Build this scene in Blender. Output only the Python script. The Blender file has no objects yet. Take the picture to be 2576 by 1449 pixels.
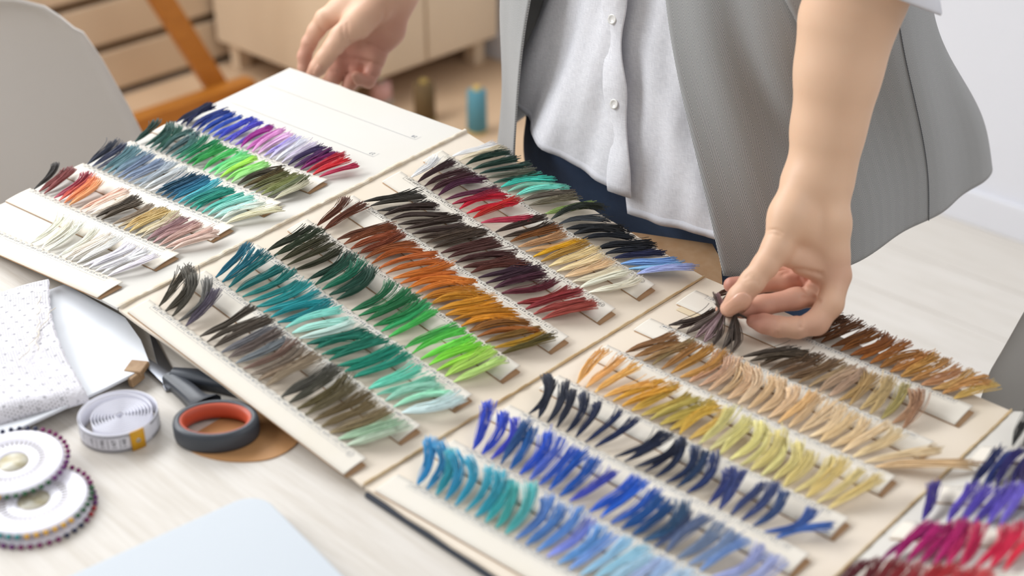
import bpy, math, random
import numpy as np
from mathutils import Vector, Matrix
random.seed(7); RNG = np.random.default_rng(7)
SC = bpy.context.scene; COL = SC.collection

# ------------------------------------------------------------------ camera
# room axes: X along the table (sewer's left), Y from camera side towards her, Z up (metres)
FPX, PITCH, YAW = 3396.19, .5334268, .813657
CAM = np.array([.68623, -1.01033, 1.44])
hh = np.array([math.cos(YAW), math.sin(YAW)]); ww = np.array([math.sin(YAW), -math.cos(YAW)])
def _c2r(v): return np.array([v[0]*ww[0]+v[1]*ww[1], v[0]*hh[0]+v[1]*hh[1], v[2]])
FW = _c2r((0, math.cos(PITCH), -math.sin(PITCH))); UPV = _c2r((0, math.sin(PITCH), math.cos(PITCH))); RT = _c2r((1, 0, 0))
def ray(px, py): return FW + RT*(px-1288)/FPX + UPV*(724.5-py)/FPX
def atz(px, py, z): d = ray(px, py); return CAM + d*(z-CAM[2])/d[2]      # where a sight line meets a height
def aty(px, py, y): d = ray(px, py); return CAM + d*(y-CAM[1])/d[1]
def atx(px, py, x): d = ray(px, py); return CAM + d*(x-CAM[0])/d[0]
def atd(px, py, t): return CAM + ray(px, py)*t                             # point at a given distance along the view axis
cd = bpy.data.cameras.new('camera'); co = bpy.data.objects.new('camera', cd); COL.objects.link(co)
cd.sensor_width = 36; cd.lens = FPX/2576*36; cd.clip_start = .05
M = Matrix((tuple(RT), tuple(UPV), tuple(-FW))).transposed()
co.matrix_world = Matrix.Translation(Vector(CAM)) @ M.to_4x4()
cd.dof.use_dof = True; cd.dof.focus_distance = 1.40; cd.dof.aperture_fstop = 3.2
SC.camera = co
# ------------------------------------------------------------------ world, daylight, added fill lamps, exposure
def lin(h):
    h = h.lstrip('#'); c = [int(h[i:i+2], 16)/255 for i in (0, 2, 4)]
    return tuple((v/12.92 if v <= .04045 else ((v+.055)/1.055)**2.4) for v in c)
W = bpy.data.worlds.new('world'); SC.world = W; W.use_nodes = True
W.node_tree.nodes['Background'].inputs[0].default_value = (1.0, .98, .96, 1); W.node_tree.nodes['Background'].inputs[1].default_value = .42
def area(name, loc, target, sx, sy, power, color):
    l = bpy.data.lights.new(name, 'AREA'); l.shape = 'RECTANGLE'; l.size = sx; l.size_y = sy; l.energy = power; l.color = color
    o = bpy.data.objects.new(name, l); COL.objects.link(o); o.location = loc
    o.rotation_euler = (Vector(target)-Vector(loc)).to_track_quat('-Z', 'Y').to_euler(); return o
area('window_daylight', (-2.42, .25, 2.15), (-.1, .0, .75), 2.0, 1.5, 70, (.93, .968, 1.0))
area('front_fill_lamp', (-2.2, -1.5, 2.2), (-.2, .1, .85), 1.3, 1.3, 58, (.95, .975, 1.0))  # added fill lamp from the front left, brightens the blazer front
area('wall_fill_lamp', (1.7, .5, 2.6), (.2, 1.6, .3), 1.6, 1.4, 15, (.95, .97, 1.0))  # added lamp, brightens the back wall and floor; no window seen there
SC.view_settings.view_transform = 'Standard'; SC.view_settings.look = 'None'; SC.view_settings.gamma = 1
SC.view_settings.use_curve_mapping = False; SC.view_settings.exposure = .20
SC.cycles.use_denoising = True

# ------------------------------------------------------------------ helpers
def mat(name, color, rough=.6, spec=.5, bump=None, noise=None, metal=0, sss=0, alpha=None, sheen=0):
    m = bpy.data.materials.new(name); m.use_nodes = True; nt = m.node_tree; b = nt.nodes['Principled BSDF']
    c = color if isinstance(color, tuple) else lin(color)
    b.inputs['Base Color'].default_value = (*c, 1); b.inputs['Roughness'].default_value = rough
    b.inputs['Metallic'].default_value = metal; b.inputs['Specular IOR Level'].default_value = spec
    if sss: b.inputs['Subsurface Weight'].default_value = sss; b.inputs['Subsurface Radius'].default_value = (.012, .005, .003)
    if sheen: b.inputs['Sheen Weight'].default_value = sheen
    tc = nt.nodes.new('ShaderNodeTexCoord')
    if noise:   # (scale, second colour, amount)
        n = nt.nodes.new('ShaderNodeTexNoise'); n.inputs['Scale'].default_value = noise[0]; n.inputs['Detail'].default_value = 4
        nt.links.new(tc.outputs['Object'], n.inputs['Vector'])
        mx = nt.nodes.new('ShaderNodeMix'); mx.data_type = 'RGBA'
        mr = nt.nodes.new('ShaderNodeMapRange'); mr.inputs[1].default_value = .35; mr.inputs[2].default_value = .7; mr.inputs[4].default_value = noise[2]
        nt.links.new(n.outputs['Fac'], mr.inputs[0]); nt.links.new(mr.outputs[0], mx.inputs['Factor'])
        mx.inputs['A'].default_value = (*c, 1); mx.inputs['B'].default_value = (*lin(noise[1]), 1)
        nt.links.new(mx.outputs['Result'], b.inputs['Base Color'])
    if bump:    # (scale, strength)
        n = nt.nodes.new('ShaderNodeTexNoise'); n.inputs['Scale'].default_value = bump[0]; n.inputs['Detail'].default_value = 3
        nt.links.new(tc.outputs['Object'], n.inputs['Vector'])
        bp = nt.nodes.new('ShaderNodeBump'); bp.inputs['Strength'].default_value = bump[1]; bp.inputs['Distance'].default_value = .002
        nt.links.new(n.outputs['Fac'], bp.inputs['Height']); nt.links.new(bp.outputs[0], b.inputs['Normal'])
    return m
def N(m): return m.node_tree.nodes, m.node_tree.links, m.node_tree.nodes['Principled BSDF']
def math_node(m, op, a, b=None, c=None):
    n = m.node_tree.nodes.new('ShaderNodeMath'); n.operation = op
    for i, v in enumerate((a, b, c)):
        if v is None: continue
        if isinstance(v, (int, float)): n.inputs[i].default_value = v
        else: m.node_tree.links.new(v, n.inputs[i])
    return n.outputs[0]
def mix_node(m, fac, a, b):
    n = m.node_tree.nodes.new('ShaderNodeMix'); n.data_type = 'RGBA'
    for k, v in (('Factor', fac), ('A', a), ('B', b)):
        if isinstance(v, tuple): n.inputs[k].default_value = (*v[:3], 1)
        elif isinstance(v, (int, float)): n.inputs[k].default_value = v
        else: m.node_tree.links.new(v, n.inputs[k])
    return n.outputs['Result']

WLOC = {}
def thing(name, label, cat, loc=(0, 0, 0), group=None):
    o = bpy.data.objects.new(name, None); COL.objects.link(o); o.location = loc; o.empty_display_size = .02
    o['label'] = label; o['category'] = cat
    if group: o['group'] = group
    WLOC[o] = np.array(loc, float); return o
def tag(o, label, cat, group=None):
    o['label'] = label; o['category'] = cat
    if group: o['group'] = group
    return o
def obj(name, V, F, m, parent=None, smooth=True, loc=None, uv=None, label=None, solid=None, bevel=None, autosmooth=None):
    """link one mesh object; V are room coordinates, stored relative to the object's own origin"""
    V = np.asarray(V, float)
    if loc is None: loc = WLOC[parent] if parent is not None else V.mean(0)*np.array([1, 1, 0])+np.array([0, 0, V[:, 2].min()])
    loc = np.asarray(loc, float)
    me = bpy.data.meshes.new(name); me.from_pydata((V-loc).tolist(), [], [tuple(int(i) for i in f) for f in F]); me.update()
    if m: me.materials.append(m)
    if smooth: me.polygons.foreach_set('use_smooth', [True]*len(me.polygons))
    if uv is not None:
        l = me.uv_layers.new(name='UVMap'); idx = np.empty(len(me.loops), int); me.loops.foreach_get('vertex_index', idx)
        l.data.foreach_set('uv', np.asarray(uv)[idx].ravel())
    o = bpy.data.objects.new(name, me); COL.objects.link(o); WLOC[o] = loc
    if parent is not None:
        o.parent = parent; o.location = loc-WLOC[parent]
    else: o.location = loc
    if bevel:
        b = o.modifiers.new('bevel', 'BEVEL'); b.width = bevel; b.segments = 3; b.limit_method = 'ANGLE'
    if solid:
        s = o.modifiers.new('solidify', 'SOLIDIFY'); s.thickness = solid; s.offset = -1
    if label: o['label'] = label
    return o
def struct(name, V, F, m, parent=None, **k):
    o = obj(name, V, F, m, parent, **k)
    if parent is None: o['kind'] = 'structure'
    return o
class MB:
    def __init__(s): s.v = []; s.f = []; s.n = 0
    def add(s, V, F):
        V = np.asarray(V, float); s.v.append(V); s.f += [tuple(i+s.n for i in f) for f in F]; s.n += len(V); return s
    def box(s, c, size, ax=None):
        ax = np.eye(3) if ax is None else np.asarray(ax, float); c = np.asarray(c, float); h = np.asarray(size, float)/2
        V = [c+ax[0]*h[0]*x+ax[1]*h[1]*y+ax[2]*h[2]*z for x in (-1, 1) for y in (-1, 1) for z in (-1, 1)]
        return s.add(V, [(0, 1, 3, 2), (4, 6, 7, 5), (0, 4, 5, 1), (2, 3, 7, 6), (0, 2, 6, 4), (1, 5, 7, 3)])
    def tube(s, P, r, n=8, cap=True, flat=1, up=None):
        P = np.asarray(P, float); k = len(P); r = np.broadcast_to(np.asarray(r, float), (k,))
        T = np.gradient(P, axis=0); T /= np.linalg.norm(T, axis=1)[:, None]+1e-12
        u = np.array([0, 0, 1.]) if up is None else np.asarray(up, float)
        if abs(T[0]@u) > .95: u = np.array([1., 0, 0])
        A = np.cross(T, u); A /= np.linalg.norm(A, axis=1)[:, None]+1e-12; B = np.cross(A, T)
        a = np.arange(n)*2*np.pi/n
        V = P[:, None]+r[:, None, None]*(A[:, None]*np.cos(a)[None, :, None]+B[:, None]*np.sin(a)[None, :, None]*flat)
        F = [(i*n+j, i*n+(j+1) % n, (i+1)*n+(j+1) % n, (i+1)*n+j) for i in range(k-1) for j in range(n)]
        if cap: F += [tuple(range(n))[::-1], tuple((k-1)*n+j for j in range(n))]
        return s.add(V.reshape(-1, 3), F)
    def lathe(s, prof, c=(0, 0, 0), n=32, ax=None, cap=True):
        ax = np.eye(3) if ax is None else np.asarray(ax, float); c = np.asarray(c, float); a = np.arange(n)*2*np.pi/n
        V = [c+r*(math.cos(t)*ax[0]+math.sin(t)*ax[1])+z*ax[2] for r, z in prof for t in a]; k = len(prof)
        F = [(i*n+j, i*n+(j+1) % n, (i+1)*n+(j+1) % n, (i+1)*n+j) for i in range(k-1) for j in range(n)]
        if cap: F += [tuple(range(n))[::-1], tuple((k-1)*n+j for j in range(n))]
        return s.add(V, F)
    def grid(s, G, closed=False):
        G = np.asarray(G, float); a, b = G.shape[:2]
        F = [(i*b+j, i*b+j+1, (i+1)*b+j+1, (i+1)*b+j) for i in range(a-1) for j in range(b-1)]
        if closed: F += [(i*b+b-1, i*b, (i+1)*b, (i+1)*b+b-1) for i in range(a-1)]
        return s.add(G.reshape(-1, 3), F)
    def prism(s, P, z0, z1, fr=None):
        P = np.asarray(P, float); n = len(P)
        V = np.vstack([np.c_[P, np.full(n, z0)], np.c_[P, np.full(n, z1)]])
        return s.add(V, [tuple(range(n))[::-1], tuple(range(n, 2*n))]+[(i, (i+1) % n, n+(i+1) % n, n+i) for i in range(n)])
    def build(s, name, m, parent=None, **k): return obj(name, np.vstack(s.v), s.f, m, parent, **k)
def cr(P, n):
    """Catmull-Rom through the points, n samples"""
    P = np.asarray(P, float); k = len(P); t = np.linspace(0, k-1, n); i = np.minimum(t.astype(int), k-2); f = (t-i)[:, None]
    E = np.vstack([2*P[0]-P[1], P, 2*P[-1]-P[-2]]); a, b, c, d = E[i], E[i+1], E[i+2], E[i+3]
    return .5*(2*b+(c-a)*f+(2*a-5*b+4*c-d)*f**2+(3*b-a-3*c+d)*f**3)

# ------------------------------------------------------------------ materials
PAPER = mat('aged_paper', '#e8dccc', .6, .3, bump=(60, .12), noise=(7, '#dfd0b8', .6))
PAPER_W = mat('white_paper', '#d5d2cc', .7, .15, bump=(40, .1), noise=(6, '#d4cfc4', .5))
STRIP_W = mat('strip_paper', '#e6e0d5', .65, .2, bump=(90, .08), noise=(14, '#e2d8c5', .4))
KRAFT = mat('kraft_card', '#b3916f', .75, .3, bump=(120, .2), noise=(80, '#a67d55', .6))
TAPE_T = mat('torn_paper_tape', '#dcc9a6', .8, .2, bump=(150, .5), noise=(60, '#c9a878', .9))
TORN_W = mat('torn_white_paper', '#e6dccb', .7, .3, bump=(200, .6), noise=(90, '#cdb795', .7))
INK = mat('printing_ink', '#33363a', .7, .2)
INK_L = mat('faded_ink', '#7c8490', .7, .2)
WALL_M = mat('white_paint', '#dddee4', .7, .3, noise=(2, '#d8d9de', .5))
CREAM = mat('cream_paint', '#d8c3a8', .6, .3, noise=(3, '#d0b99c', .5))
GAPM = mat('shadow_gap_board', '#8f7860', .9, .2)
BLACK = mat('black_plastic', '#2a2b2e', .45, .5)
THREAD = mat('cotton_thread', '#ffffff', .62, .35, sheen=.15)
n_, l_, b_ = N(THREAD); oi = n_.new('ShaderNodeObjectInfo'); hs = n_.new('ShaderNodeHueSaturation'); ge = n_.new('ShaderNodeNewGeometry')
hs.inputs['Value'].default_value = 1; l_.new(oi.outputs['Color'], hs.inputs['Color'])
rv = math_node(THREAD, 'MULTIPLY_ADD', ge.outputs['Random Per Island'], .5, .78); l_.new(rv, hs.inputs['Value'])
l_.new(hs.outputs[0], b_.inputs['Base Color'])

def wood(name, c1, c2, axis, scale=14, stretch=14, rough=.5, planks=None, gap='#9a8f82', spec=.4):
    m = mat(name, c1, rough, spec); n, l, b = N(m)
    ge = n.new('ShaderNodeNewGeometry'); mp = n.new('ShaderNodeMapping'); l.new(ge.outputs['Position'], mp.inputs['Vector'])
    s = [stretch]*3; s[axis] = 1; mp.inputs['Scale'].default_value = s
    no = n.new('ShaderNodeTexNoise'); no.inputs['Scale'].default_value = scale; no.inputs['Detail'].default_value = 6; no.inputs['Roughness'].default_value = .65
    l.new(mp.outputs[0], no.inputs['Vector'])
    mr = n.new('ShaderNodeMapRange'); mr.inputs[1].default_value = .38; mr.inputs[2].default_value = .68; l.new(no.outputs['Fac'], mr.inputs[0])
    c = mix_node(m, mr.outputs[0], lin(c1), lin(c2))
    if planks:
        sx = n.new('ShaderNodeSeparateXYZ'); l.new(ge.outputs['Position'], sx.inputs[0]); k = 1 if axis == 0 else 0
        fr = math_node(m, 'FRACT', math_node(m, 'DIVIDE', math_node(m, 'ADD', sx.outputs[k], 20), planks))
        fl = math_node(m, 'FLOOR', math_node(m, 'DIVIDE', math_node(m, 'ADD', sx.outputs[k], 20), planks))
        wn = n.new('ShaderNodeTexWhiteNoise'); wn.noise_dimensions = '1D'; l.new(fl, wn.inputs['W'])
        tone = math_node(m, 'MULTIPLY', wn.outputs['Value'], .5); c = mix_node(m, tone, c, lin(c2))
        c = mix_node(m, math_node(m, 'LESS_THAN', fr, .012), c, lin(gap))
    l.new(c, b.inputs['Base Color'])
    bp = n.new('ShaderNodeBump'); bp.inputs['Strength'].default_value = .12; bp.inputs['Distance'].default_value = .002
    l.new(no.outputs['Fac'], bp.inputs['Height']); l.new(bp.outputs[0], b.inputs['Normal']); return m
TABLE_M = wood('bleached_table_wood', '#d8d2ca', '#cac2b7', 0, 9, 16, .5)
FLOOR_M = wood('pale_floor_boards', '#d8d3cc', '#ccc6bd', 0, 5, 9, .45, planks=.19)
EASEL_M = wood('orange_varnished_wood', '#b8762c', '#a5651f', 1, 12, 10, .4)
LEG_M = wood('beech_wood', '#c99f6c', '#b98c58', 2, 14, 10, .5)

# ------------------------------------------------------------------ room shell
TZ = .74
MB().box((-.2, -.6, -.025), (5.6, 6.0, .05)).build('floor', FLOOR_M, smooth=False)['kind'] = 'structure'
MB().box((.2, 1.74, 1.3), (5.6, .08, 2.6)).build('wall_back', WALL_M, smooth=False)['kind'] = 'structure'
MB().box((-2.58, .1, 1.3), (.08, 3.3, 2.6)).build('wall_left', CREAM, smooth=False)['kind'] = 'structure'
MB().box((-2.52, 1.385, 1.25), (.12, .09, 2.5)).build('trim_1', mat('post_paint', '#e4d6c2', .5), smooth=False, bevel=.004)['kind'] = 'structure'
MB().box((.2, 1.692, .04), (5.0, .016, .08)).build('baseboard_back', WALL_M, smooth=False, bevel=.003)['kind'] = 'structure'
# slatted cladding low on the left wall
t = thing('slatted_panel', 'cream slatted plank panel with dark gaps along the left wall', 'wall panel', (-2.5, .5, 0))
MB().box((-2.525, .2, .45), (.02, 2.2, .9)).build('backing', GAPM, t, smooth=False)
for k in range(6):
    z0 = .026+.134*k; MB().box((-2.497, .2, z0+.054), (.028, 2.2, .108)).build('plank', CREAM, t, smooth=False, bevel=.003)

# ------------------------------------------------------------------ table
t = thing('work_table', 'pale bleached wooden work table under the thread folder', 'table', (0, -.4, 0))
MB().box((.42, -.467, TZ-.015), (2.08, .93, .03)).build('tabletop', TABLE_M, t, smooth=False, bevel=.003)
for x in (-.55, 1.4):
    for y in (-.86, -.06): MB().box((x, y, .355), (.05, .05, .71)).build('leg', WALL_M, t, smooth=False, bevel=.004)
o = obj('kraft_sheet', *(lambda m: (np.vstack(m.v), m.f))(MB().prism([(-.16, -.05), (.03, -.05), (.024, .004), (-.008, .045), (-.034, .066), (-.13, .02)], TZ, TZ+.0012)), KRAFT, smooth=False)
tag(o, 'brown kraft paper sheet sticking out behind the folder by the blazer hem', 'paper')

# ------------------------------------------------------------------ folder of thread samples
CN = dict(ABf=(-.3346, -.4734, .7734), ABb=(-.332, -.0100, .8063), Ab=(-.6638, -.0042, .7937), Af=(-.665, -.474, .7425),
          BCf=(.0101, -.4692, .748), BCb=(.0092, -.0076, .748), CDb=(.3439, -.0131, .748), CDf=(.345, -.472, .748))
DT = math.radians(25)
CN['Df'] = (.345+.335*math.cos(DT), -.472, .748+.335*math.sin(DT)); CN['Db'] = (.345+.335*math.cos(DT), -.013, .748+.335*math.sin(DT))
CN = {k: np.array(v) for k, v in CN.items()}
PG = dict(A=('Af', 'ABf', 'Ab', 'ABb'), B=('ABf', 'BCf', 'ABb', 'BCb'), C=('BCf', 'CDf', 'BCb', 'CDb'), D=('CDf', 'Df', 'CDb', 'Db'))
PW, PH = .337, .4625
def page_frame(p):
    a, b, c, d = [CN[k] for k in PG[p]]; ex = (b-a)+(d-c); ex /= np.linalg.norm(ex); ey = (c-a)+(d-b); ey -= ex*(ey@ex); ey /= np.linalg.norm(ey)
    return ex, ey, np.cross(ex, ey)
PF = {p: page_frame(p) for p in PG}
def page(p, s, t, z=0):
    a, b, c, d = [CN[k] for k in PG[p]]; s = np.asarray(s, float)[..., None]; t = np.asarray(t, float)[..., None]
    return (1-s)*(1-t)*a+s*(1-t)*b+(1-s)*t*c+s*t*d+np.asarray(z, float)[..., None]*PF[p][2]
folder = thing('sample_folder', 'large fold-out folder of cream pages hinged together, spread across the table', 'folder', (0, -.24, TZ))
for p in 'ABCD':
    n = 14; ss, tt = np.meshgrid(np.linspace(.004, .996, n), np.linspace(0, 1, 40), indexing='ij')
    jag = RNG.normal(0, .0006, ss.shape); e0 = np.where((tt == 0) | (tt == 1), jag*.8, 0)
    th = {'A': .003, 'B': .003, 'C': .0035, 'D': .004}[p]
    top = page(p, ss, tt+e0/PH, 0); bot = page(p, ss, tt+e0/PH, -th)
    m = MB(); a = n; b = 40
    m.add(np.vstack([top.reshape(-1, 3), bot.reshape(-1, 3)]), [])
    q = a*b; F = []
    for i in range(a-1):
        for j in range(b-1):
            F += [(i*b+j, (i+1)*b+j, (i+1)*b+j+1, i*b+j+1), (q+i*b+j, q+i*b+j+1, q+(i+1)*b+j+1, q+(i+1)*b+j)]
    for i in range(a-1): F += [(i*b, q+i*b, q+(i+1)*b, (i+1)*b), (i*b+b-1, (i+1)*b+b-1, q+(i+1)*b+b-1, q+i*b+b-1)]
    for j in range(b-1): F += [(j, j+1, q+j+1, q+j), ((a-1)*b+j, q+(a-1)*b+j, q+(a-1)*b+j+1, (a-1)*b+j+1)]
    m.f = F
    pg = m.build('page', PAPER_W if p in 'AD' else PAPER, folder, smooth=False)
    if p == 'C':
        MB().box((.178, -.2425, TZ+.0022), (.328, .460, .0042)).build('cover', mat('navy_cover', '#2c3340', .6), folder, smooth=False, bevel=.001)
# torn paper along the hinges: ragged strips of the page edge
for p, q in (('A', 'B'), ('B', 'C'), ('C', 'D')):
    n = 90; ts = np.linspace(0, 1, n); g = []
    wl = .004+.0025*np.abs(np.convolve(RNG.normal(0, 1, n+6), np.ones(7)/3, 'valid')); wr = .003+.002*np.abs(np.convolve(RNG.normal(0, 1, n+6), np.ones(7)/3, 'valid'))
    hz = .001+.0012*RNG.random(n)
    wl *= .55 if p == 'A' else .22; wr *= .5 if p == 'A' else .22
    rows = [page(p, 1-wl/PW, ts, .0006+hz*.6), page(p, 1-wl*.5/PW, ts, .0010+hz), page(p, np.ones(n), ts, .0009+hz*1.1), page(q, wr*.5/PW, ts, .0008+hz), page(q, wr/PW, ts, .0004)]
    MB().grid(np.stack(rows))  .build('hinge_tape', TORN_W if p == 'A' else TAPE_T, folder, smooth=False)

# printed digits -------------------------------------------------
GLY = {}
def glyph(ch):
    if ch not in GLY:
        cu = bpy.data.curves.new('g', 'FONT'); cu.body = ch; cu.size = 1; cu.align_x = 'CENTER'; cu.align_y = 'CENTER'; cu.resolution_u = 2
        ob = bpy.data.objects.new('g', cu); me = ob.to_mesh(); V = np.array([v.co[:] for v in me.vertices]); F = [tuple(p.vertices) for p in me.polygons]
        ob.to_mesh_clear(); bpy.data.objects.remove(ob); bpy.data.curves.remove(cu); V[:, 0] -= (V[:, 0].min()+V[:, 0].max())/2; GLY[ch] = (V[:, :2], F)
    return GLY[ch]
def word2d(m2, txt, cx, cy, size, rot=180, adv=.62):
    for i, ch in enumerate(txt):
        V, F = glyph(ch); V = V.copy(); V[:, 0] += (i-(len(txt)-1)/2)*adv; V *= size
        a = math.radians(rot); R = np.array([[math.cos(a), -math.sin(a)], [math.sin(a), math.cos(a)]]); V = V@R.T+np.array([cx, cy]); m2.append((V, F))
def line2d(m2, x0, y0, x1, y1, w):
    d = np.array([x1-x0, y1-y0], float); d /= np.linalg.norm(d); nn = np.array([-d[1], d[0]])*w/2; a, b = np.array([x0, y0]), np.array([x1, y1])
    m2.append((np.array([a-nn, b-nn, b+nn, a+nn]), [(0, 1, 2, 3)]))
def ring2d(m2, cx, cy, r, w, n=28):
    a = np.arange(n)*2*np.pi/n; c = np.c_[np.cos(a), np.sin(a)]
    m2.append((np.vstack([c*(r-w/2), c*(r+w/2)])+[cx, cy], [(i, n+i, n+(i+1) % n, (i+1) % n) for i in range(n)]))

# one tassel of loose threads: returns verts, faces ---------------
def tassel(P0, fr, L, a0, a1, wid, lift, n, fray=1., r=.00034, tipz=0.):
    ex, ey, nz = fr; k = 9; tau = np.linspace(0, 1, k)
    ph0 = np.radians(a0+(a1-a0)*tau**1.2); wob = RNG.uniform(0, 6.28, 3); bend = RNG.normal(0, .0022)
    prof = (.08+.62*np.sin(np.minimum(tau/.36, 1)*np.pi/2)+.42*np.maximum(tau-.42, 0)**1.2)
    arch = lift*np.sin(np.pi*np.clip(tau, 0, 1))**.9+tipz*tau**1.7
    # strands gather in a few plies that splay a little apart
    npl = 4; plu = RNG.normal(0, .22, npl); plb = RNG.normal(0, 3.0, npl)*fray; ell = np.array([1.06, 1.0, .95, 1.02])[:npl]
    V = np.zeros((n, k, 3, 3)); g = RNG.normal(0, 1, (n, 6)); ply = RNG.integers(0, npl, n)
    r0 = np.sqrt(RNG.random(n)); th = RNG.uniform(0, 6.283, n); wild = (RNG.random(n) < .07*fray)
    for i in range(n):
        li = L*(1+.035*g[i, 0]*fray)*ell[ply[i]]
        ph = ph0+np.radians((plb[ply[i]]+g[i, 1]*2.6*fray+(g[i, 5]*11 if wild[i] else 0))*tau)
        x = np.r_[0, np.cumsum(np.sin(ph)*li/(k-1))[:-1]]; y = np.r_[0, np.cumsum(np.cos(ph)*li/(k-1))[:-1]]
        bu = .8*r0[i]*math.cos(th[i])+plu[ply[i]]; bz = .5+.5*r0[i]*math.sin(th[i])
        lat = wid*prof*bu+bend*np.sin(np.pi*tau)+wid*.10*g[i, 2]*np.maximum(tau-.3, 0)*1.6*fray+.0004*np.sin(tau*7+wob[0]+g[i, 4]*.8)
        zz = .0010+wid*1.05*prof*bz*(1-.30*tau)+arch+.0005*np.sin(6*tau+g[i, 3]*1.5)*tau+(.002*abs(g[i, 4])*tau if wild[i] else 0)
        P = P0+np.outer(x+np.cos(ph)*lat, ex)+np.outer(y-np.sin(ph)*lat, ey)+np.outer(np.maximum(zz, .0006), nz)
        T = np.outer(np.sin(ph), ex)+np.outer(np.cos(ph), ey); A = np.cross(T, nz); rr = r*RNG.uniform(.8, 1.25)
        V[i] = np.stack([P+A*rr*c+nz*rr*q for c, q in ((1, -.5), (0, 1.), (-1, -.5))], 1)
    base = (np.arange(n)*k*3)[:, None, None]; qq = np.arange(k-1)[None, :, None]*3; jj = np.arange(3)[None, None, :]; j2 = (jj+1) % 3
    F = np.stack([base+qq+jj, base+qq+j2, base+qq+3+j2, base+qq+3+jj], -1).reshape(-1, 4).tolist()
    F += [[b+(k-1)*3, b+(k-1)*3+1, b+(k-1)*3+2] for b in base.ravel().tolist()]
    return V.reshape(-1, 3), F

def strip(p, tL, tR, sL, sR, wdt, nums, circ, cols, ang, L, label, lift=.0022, n=52, inked=INK, s_first=.075, s_last=.935, ends=True, special={}, fray=1., wid=.0062, tz=(.0035, .0035), backing=True):
    """a numbered paper strip with its row of tassels on page p; tL/tR = height of the scalloped edge at s=.07/.93"""
    fr = PF[p]; tt = lambda s: tL+(tR-tL)*(s-.07)/.86
    o0 = page(p, (sL+sR)/2, tt(.5)-wdt/2/PH, 0)
    root = thing('thread_strip', label, 'thread strip', o0, 'numbered thread strips glued in the folder')
    pitch = (s_last-s_first)/26
    sv = np.linspace(sL, sR, int((sR-sL)/pitch*8)+1)
    ph = (sv-s_first)/pitch
    notch = np.where((sv > s_first-.001) & (sv < s_last+.001), 1-np.abs(np.sin(np.pi*ph))**.55, .3)*.0016/PH
    zc = .0012+.0022*np.clip((sv-.45)*2, 0, 1)
    rows = []
    for v in np.linspace(0, 1, 6):
        t_ = tt(sv)-wdt/PH*(1-v)-(notch if v == 1 else 0)
        rows.append(page(p, sv, t_, .0014+zc*v**.8+.0006*math.sin(v*3.1)))
    MB().grid(np.stack(rows)).build('paper_strip', STRIP_W, root, solid=.0004)
    if backing:
        sb = np.linspace(sL+.004, sR+.012, 12)
        MB().grid(np.stack([page(p, sb, tt(sb)-wdt*(1.0-.85*v)/PH-.001, .0009+.0012*v) for v in (0, .5, 1)])).build('strip_backing', KRAFT, root, label='brown card backing showing at the strip end', solid=.0006)
    m2 = []
    y0 = -.0085
    for i, w_ in enumerate(nums):
        x = s_first+pitch*(i+.5)
        if x*PW > sR*PW-.003: break
        if w_: word2d(m2, w_, x*PW, y0+.0040, .0044)
        line2d(m2, (s_first+pitch*i)*PW, y0, (s_first+pitch*i)*PW, y0+.0072, .00022)
    line2d(m2, s_first*PW, y0, (s_first+pitch*min(len(nums), 26))*PW, y0, .0002)
    line2d(m2, (s_first+pitch*len(nums))*PW, y0, (s_first+pitch*len(nums))*PW, y0+.0072, .00022)
    if circ and sR > .93:
        cx = (s_last-.012)*PW if len(nums) <= 25 else (s_last-.002)*PW
        cx = (s_first+pitch*len(nums))*PW+.0052; ring2d(m2, cx, y0+.002, .0031, .0003); word2d(m2, circ, cx, y0+.002, .0042)
    mb = MB()
    for V2, F2 in m2:
        s_ = V2[:, 0]/PW; v = 1+V2[:, 1]/wdt; zcv = .0012+.0022*np.clip((s_-.45)*2, 0, 1)
        mb.add(page(p, s_, tt(s_)+V2[:, 1]/PH, .0014+zcv*np.clip(v, 0, 1)**.8+.0006*np.sin(v*3.1)+.00025), F2)
    mb.build('printed_numbers', inked, root, smooth=False)
    cl = cols.split(); dsh = -2 if p == 'B' else 0; L = L*1.0
    fx = [a[0] for a in ang]; A0 = [a[1] for a in ang]; A1 = [a[2] for a in ang]
    jit = np.cumsum(RNG.normal(0, 5, len(cl)+1)); jit -= np.linspace(jit[0], jit[-1], len(cl)+1)
    for i, c in enumerate(cl):
        if c == '-': continue
        s = s_first+pitch*(i+.55)
        if s > sR-.01: break
        f = i/25; k = special.get(i, {})
        a0 = k.get('a0', np.interp(f, fx, A0)+RNG.normal(0, 4)+dsh); a1 = k.get('a1', np.interp(f, fx, A1)+jit[i]*1.2+RNG.normal(0, 6)+dsh*4)
        V, F = tassel(page(p, s, tt(s)-.0014/PH, .0030), fr, k.get('L', L*RNG.uniform(.93, 1.06)), a0, a1, wid*RNG.uniform(.85, 1.2), k.get('lift', lift*RNG.uniform(.6, 1.5)), n, fray*k.get('fray', RNG.uniform(.7, 1.3)), tipz=k.get('tipz', (tz[0]+(tz[1]-tz[0])*f)*RNG.uniform(.7, 1.35)))
        o = obj('thread_tassel', V, F, THREAD, root); q = lin(c); o.color = (*[min(1, v*1.28) for v in q], 1)
    return root
def rng(a, b): return [str(i) for i in range(a, b-1, -1)]
def blurn(seed, n=26):
    r = random.Random(seed); return [str(r.randint(240, 570)) for _ in range(n)]
PGN = {'A': 'left page lifted by the hand', 'B': 'middle page', 'C': 'page on the right of the middle one', 'D': 'right-hand page tilted up at the corner'}
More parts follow.
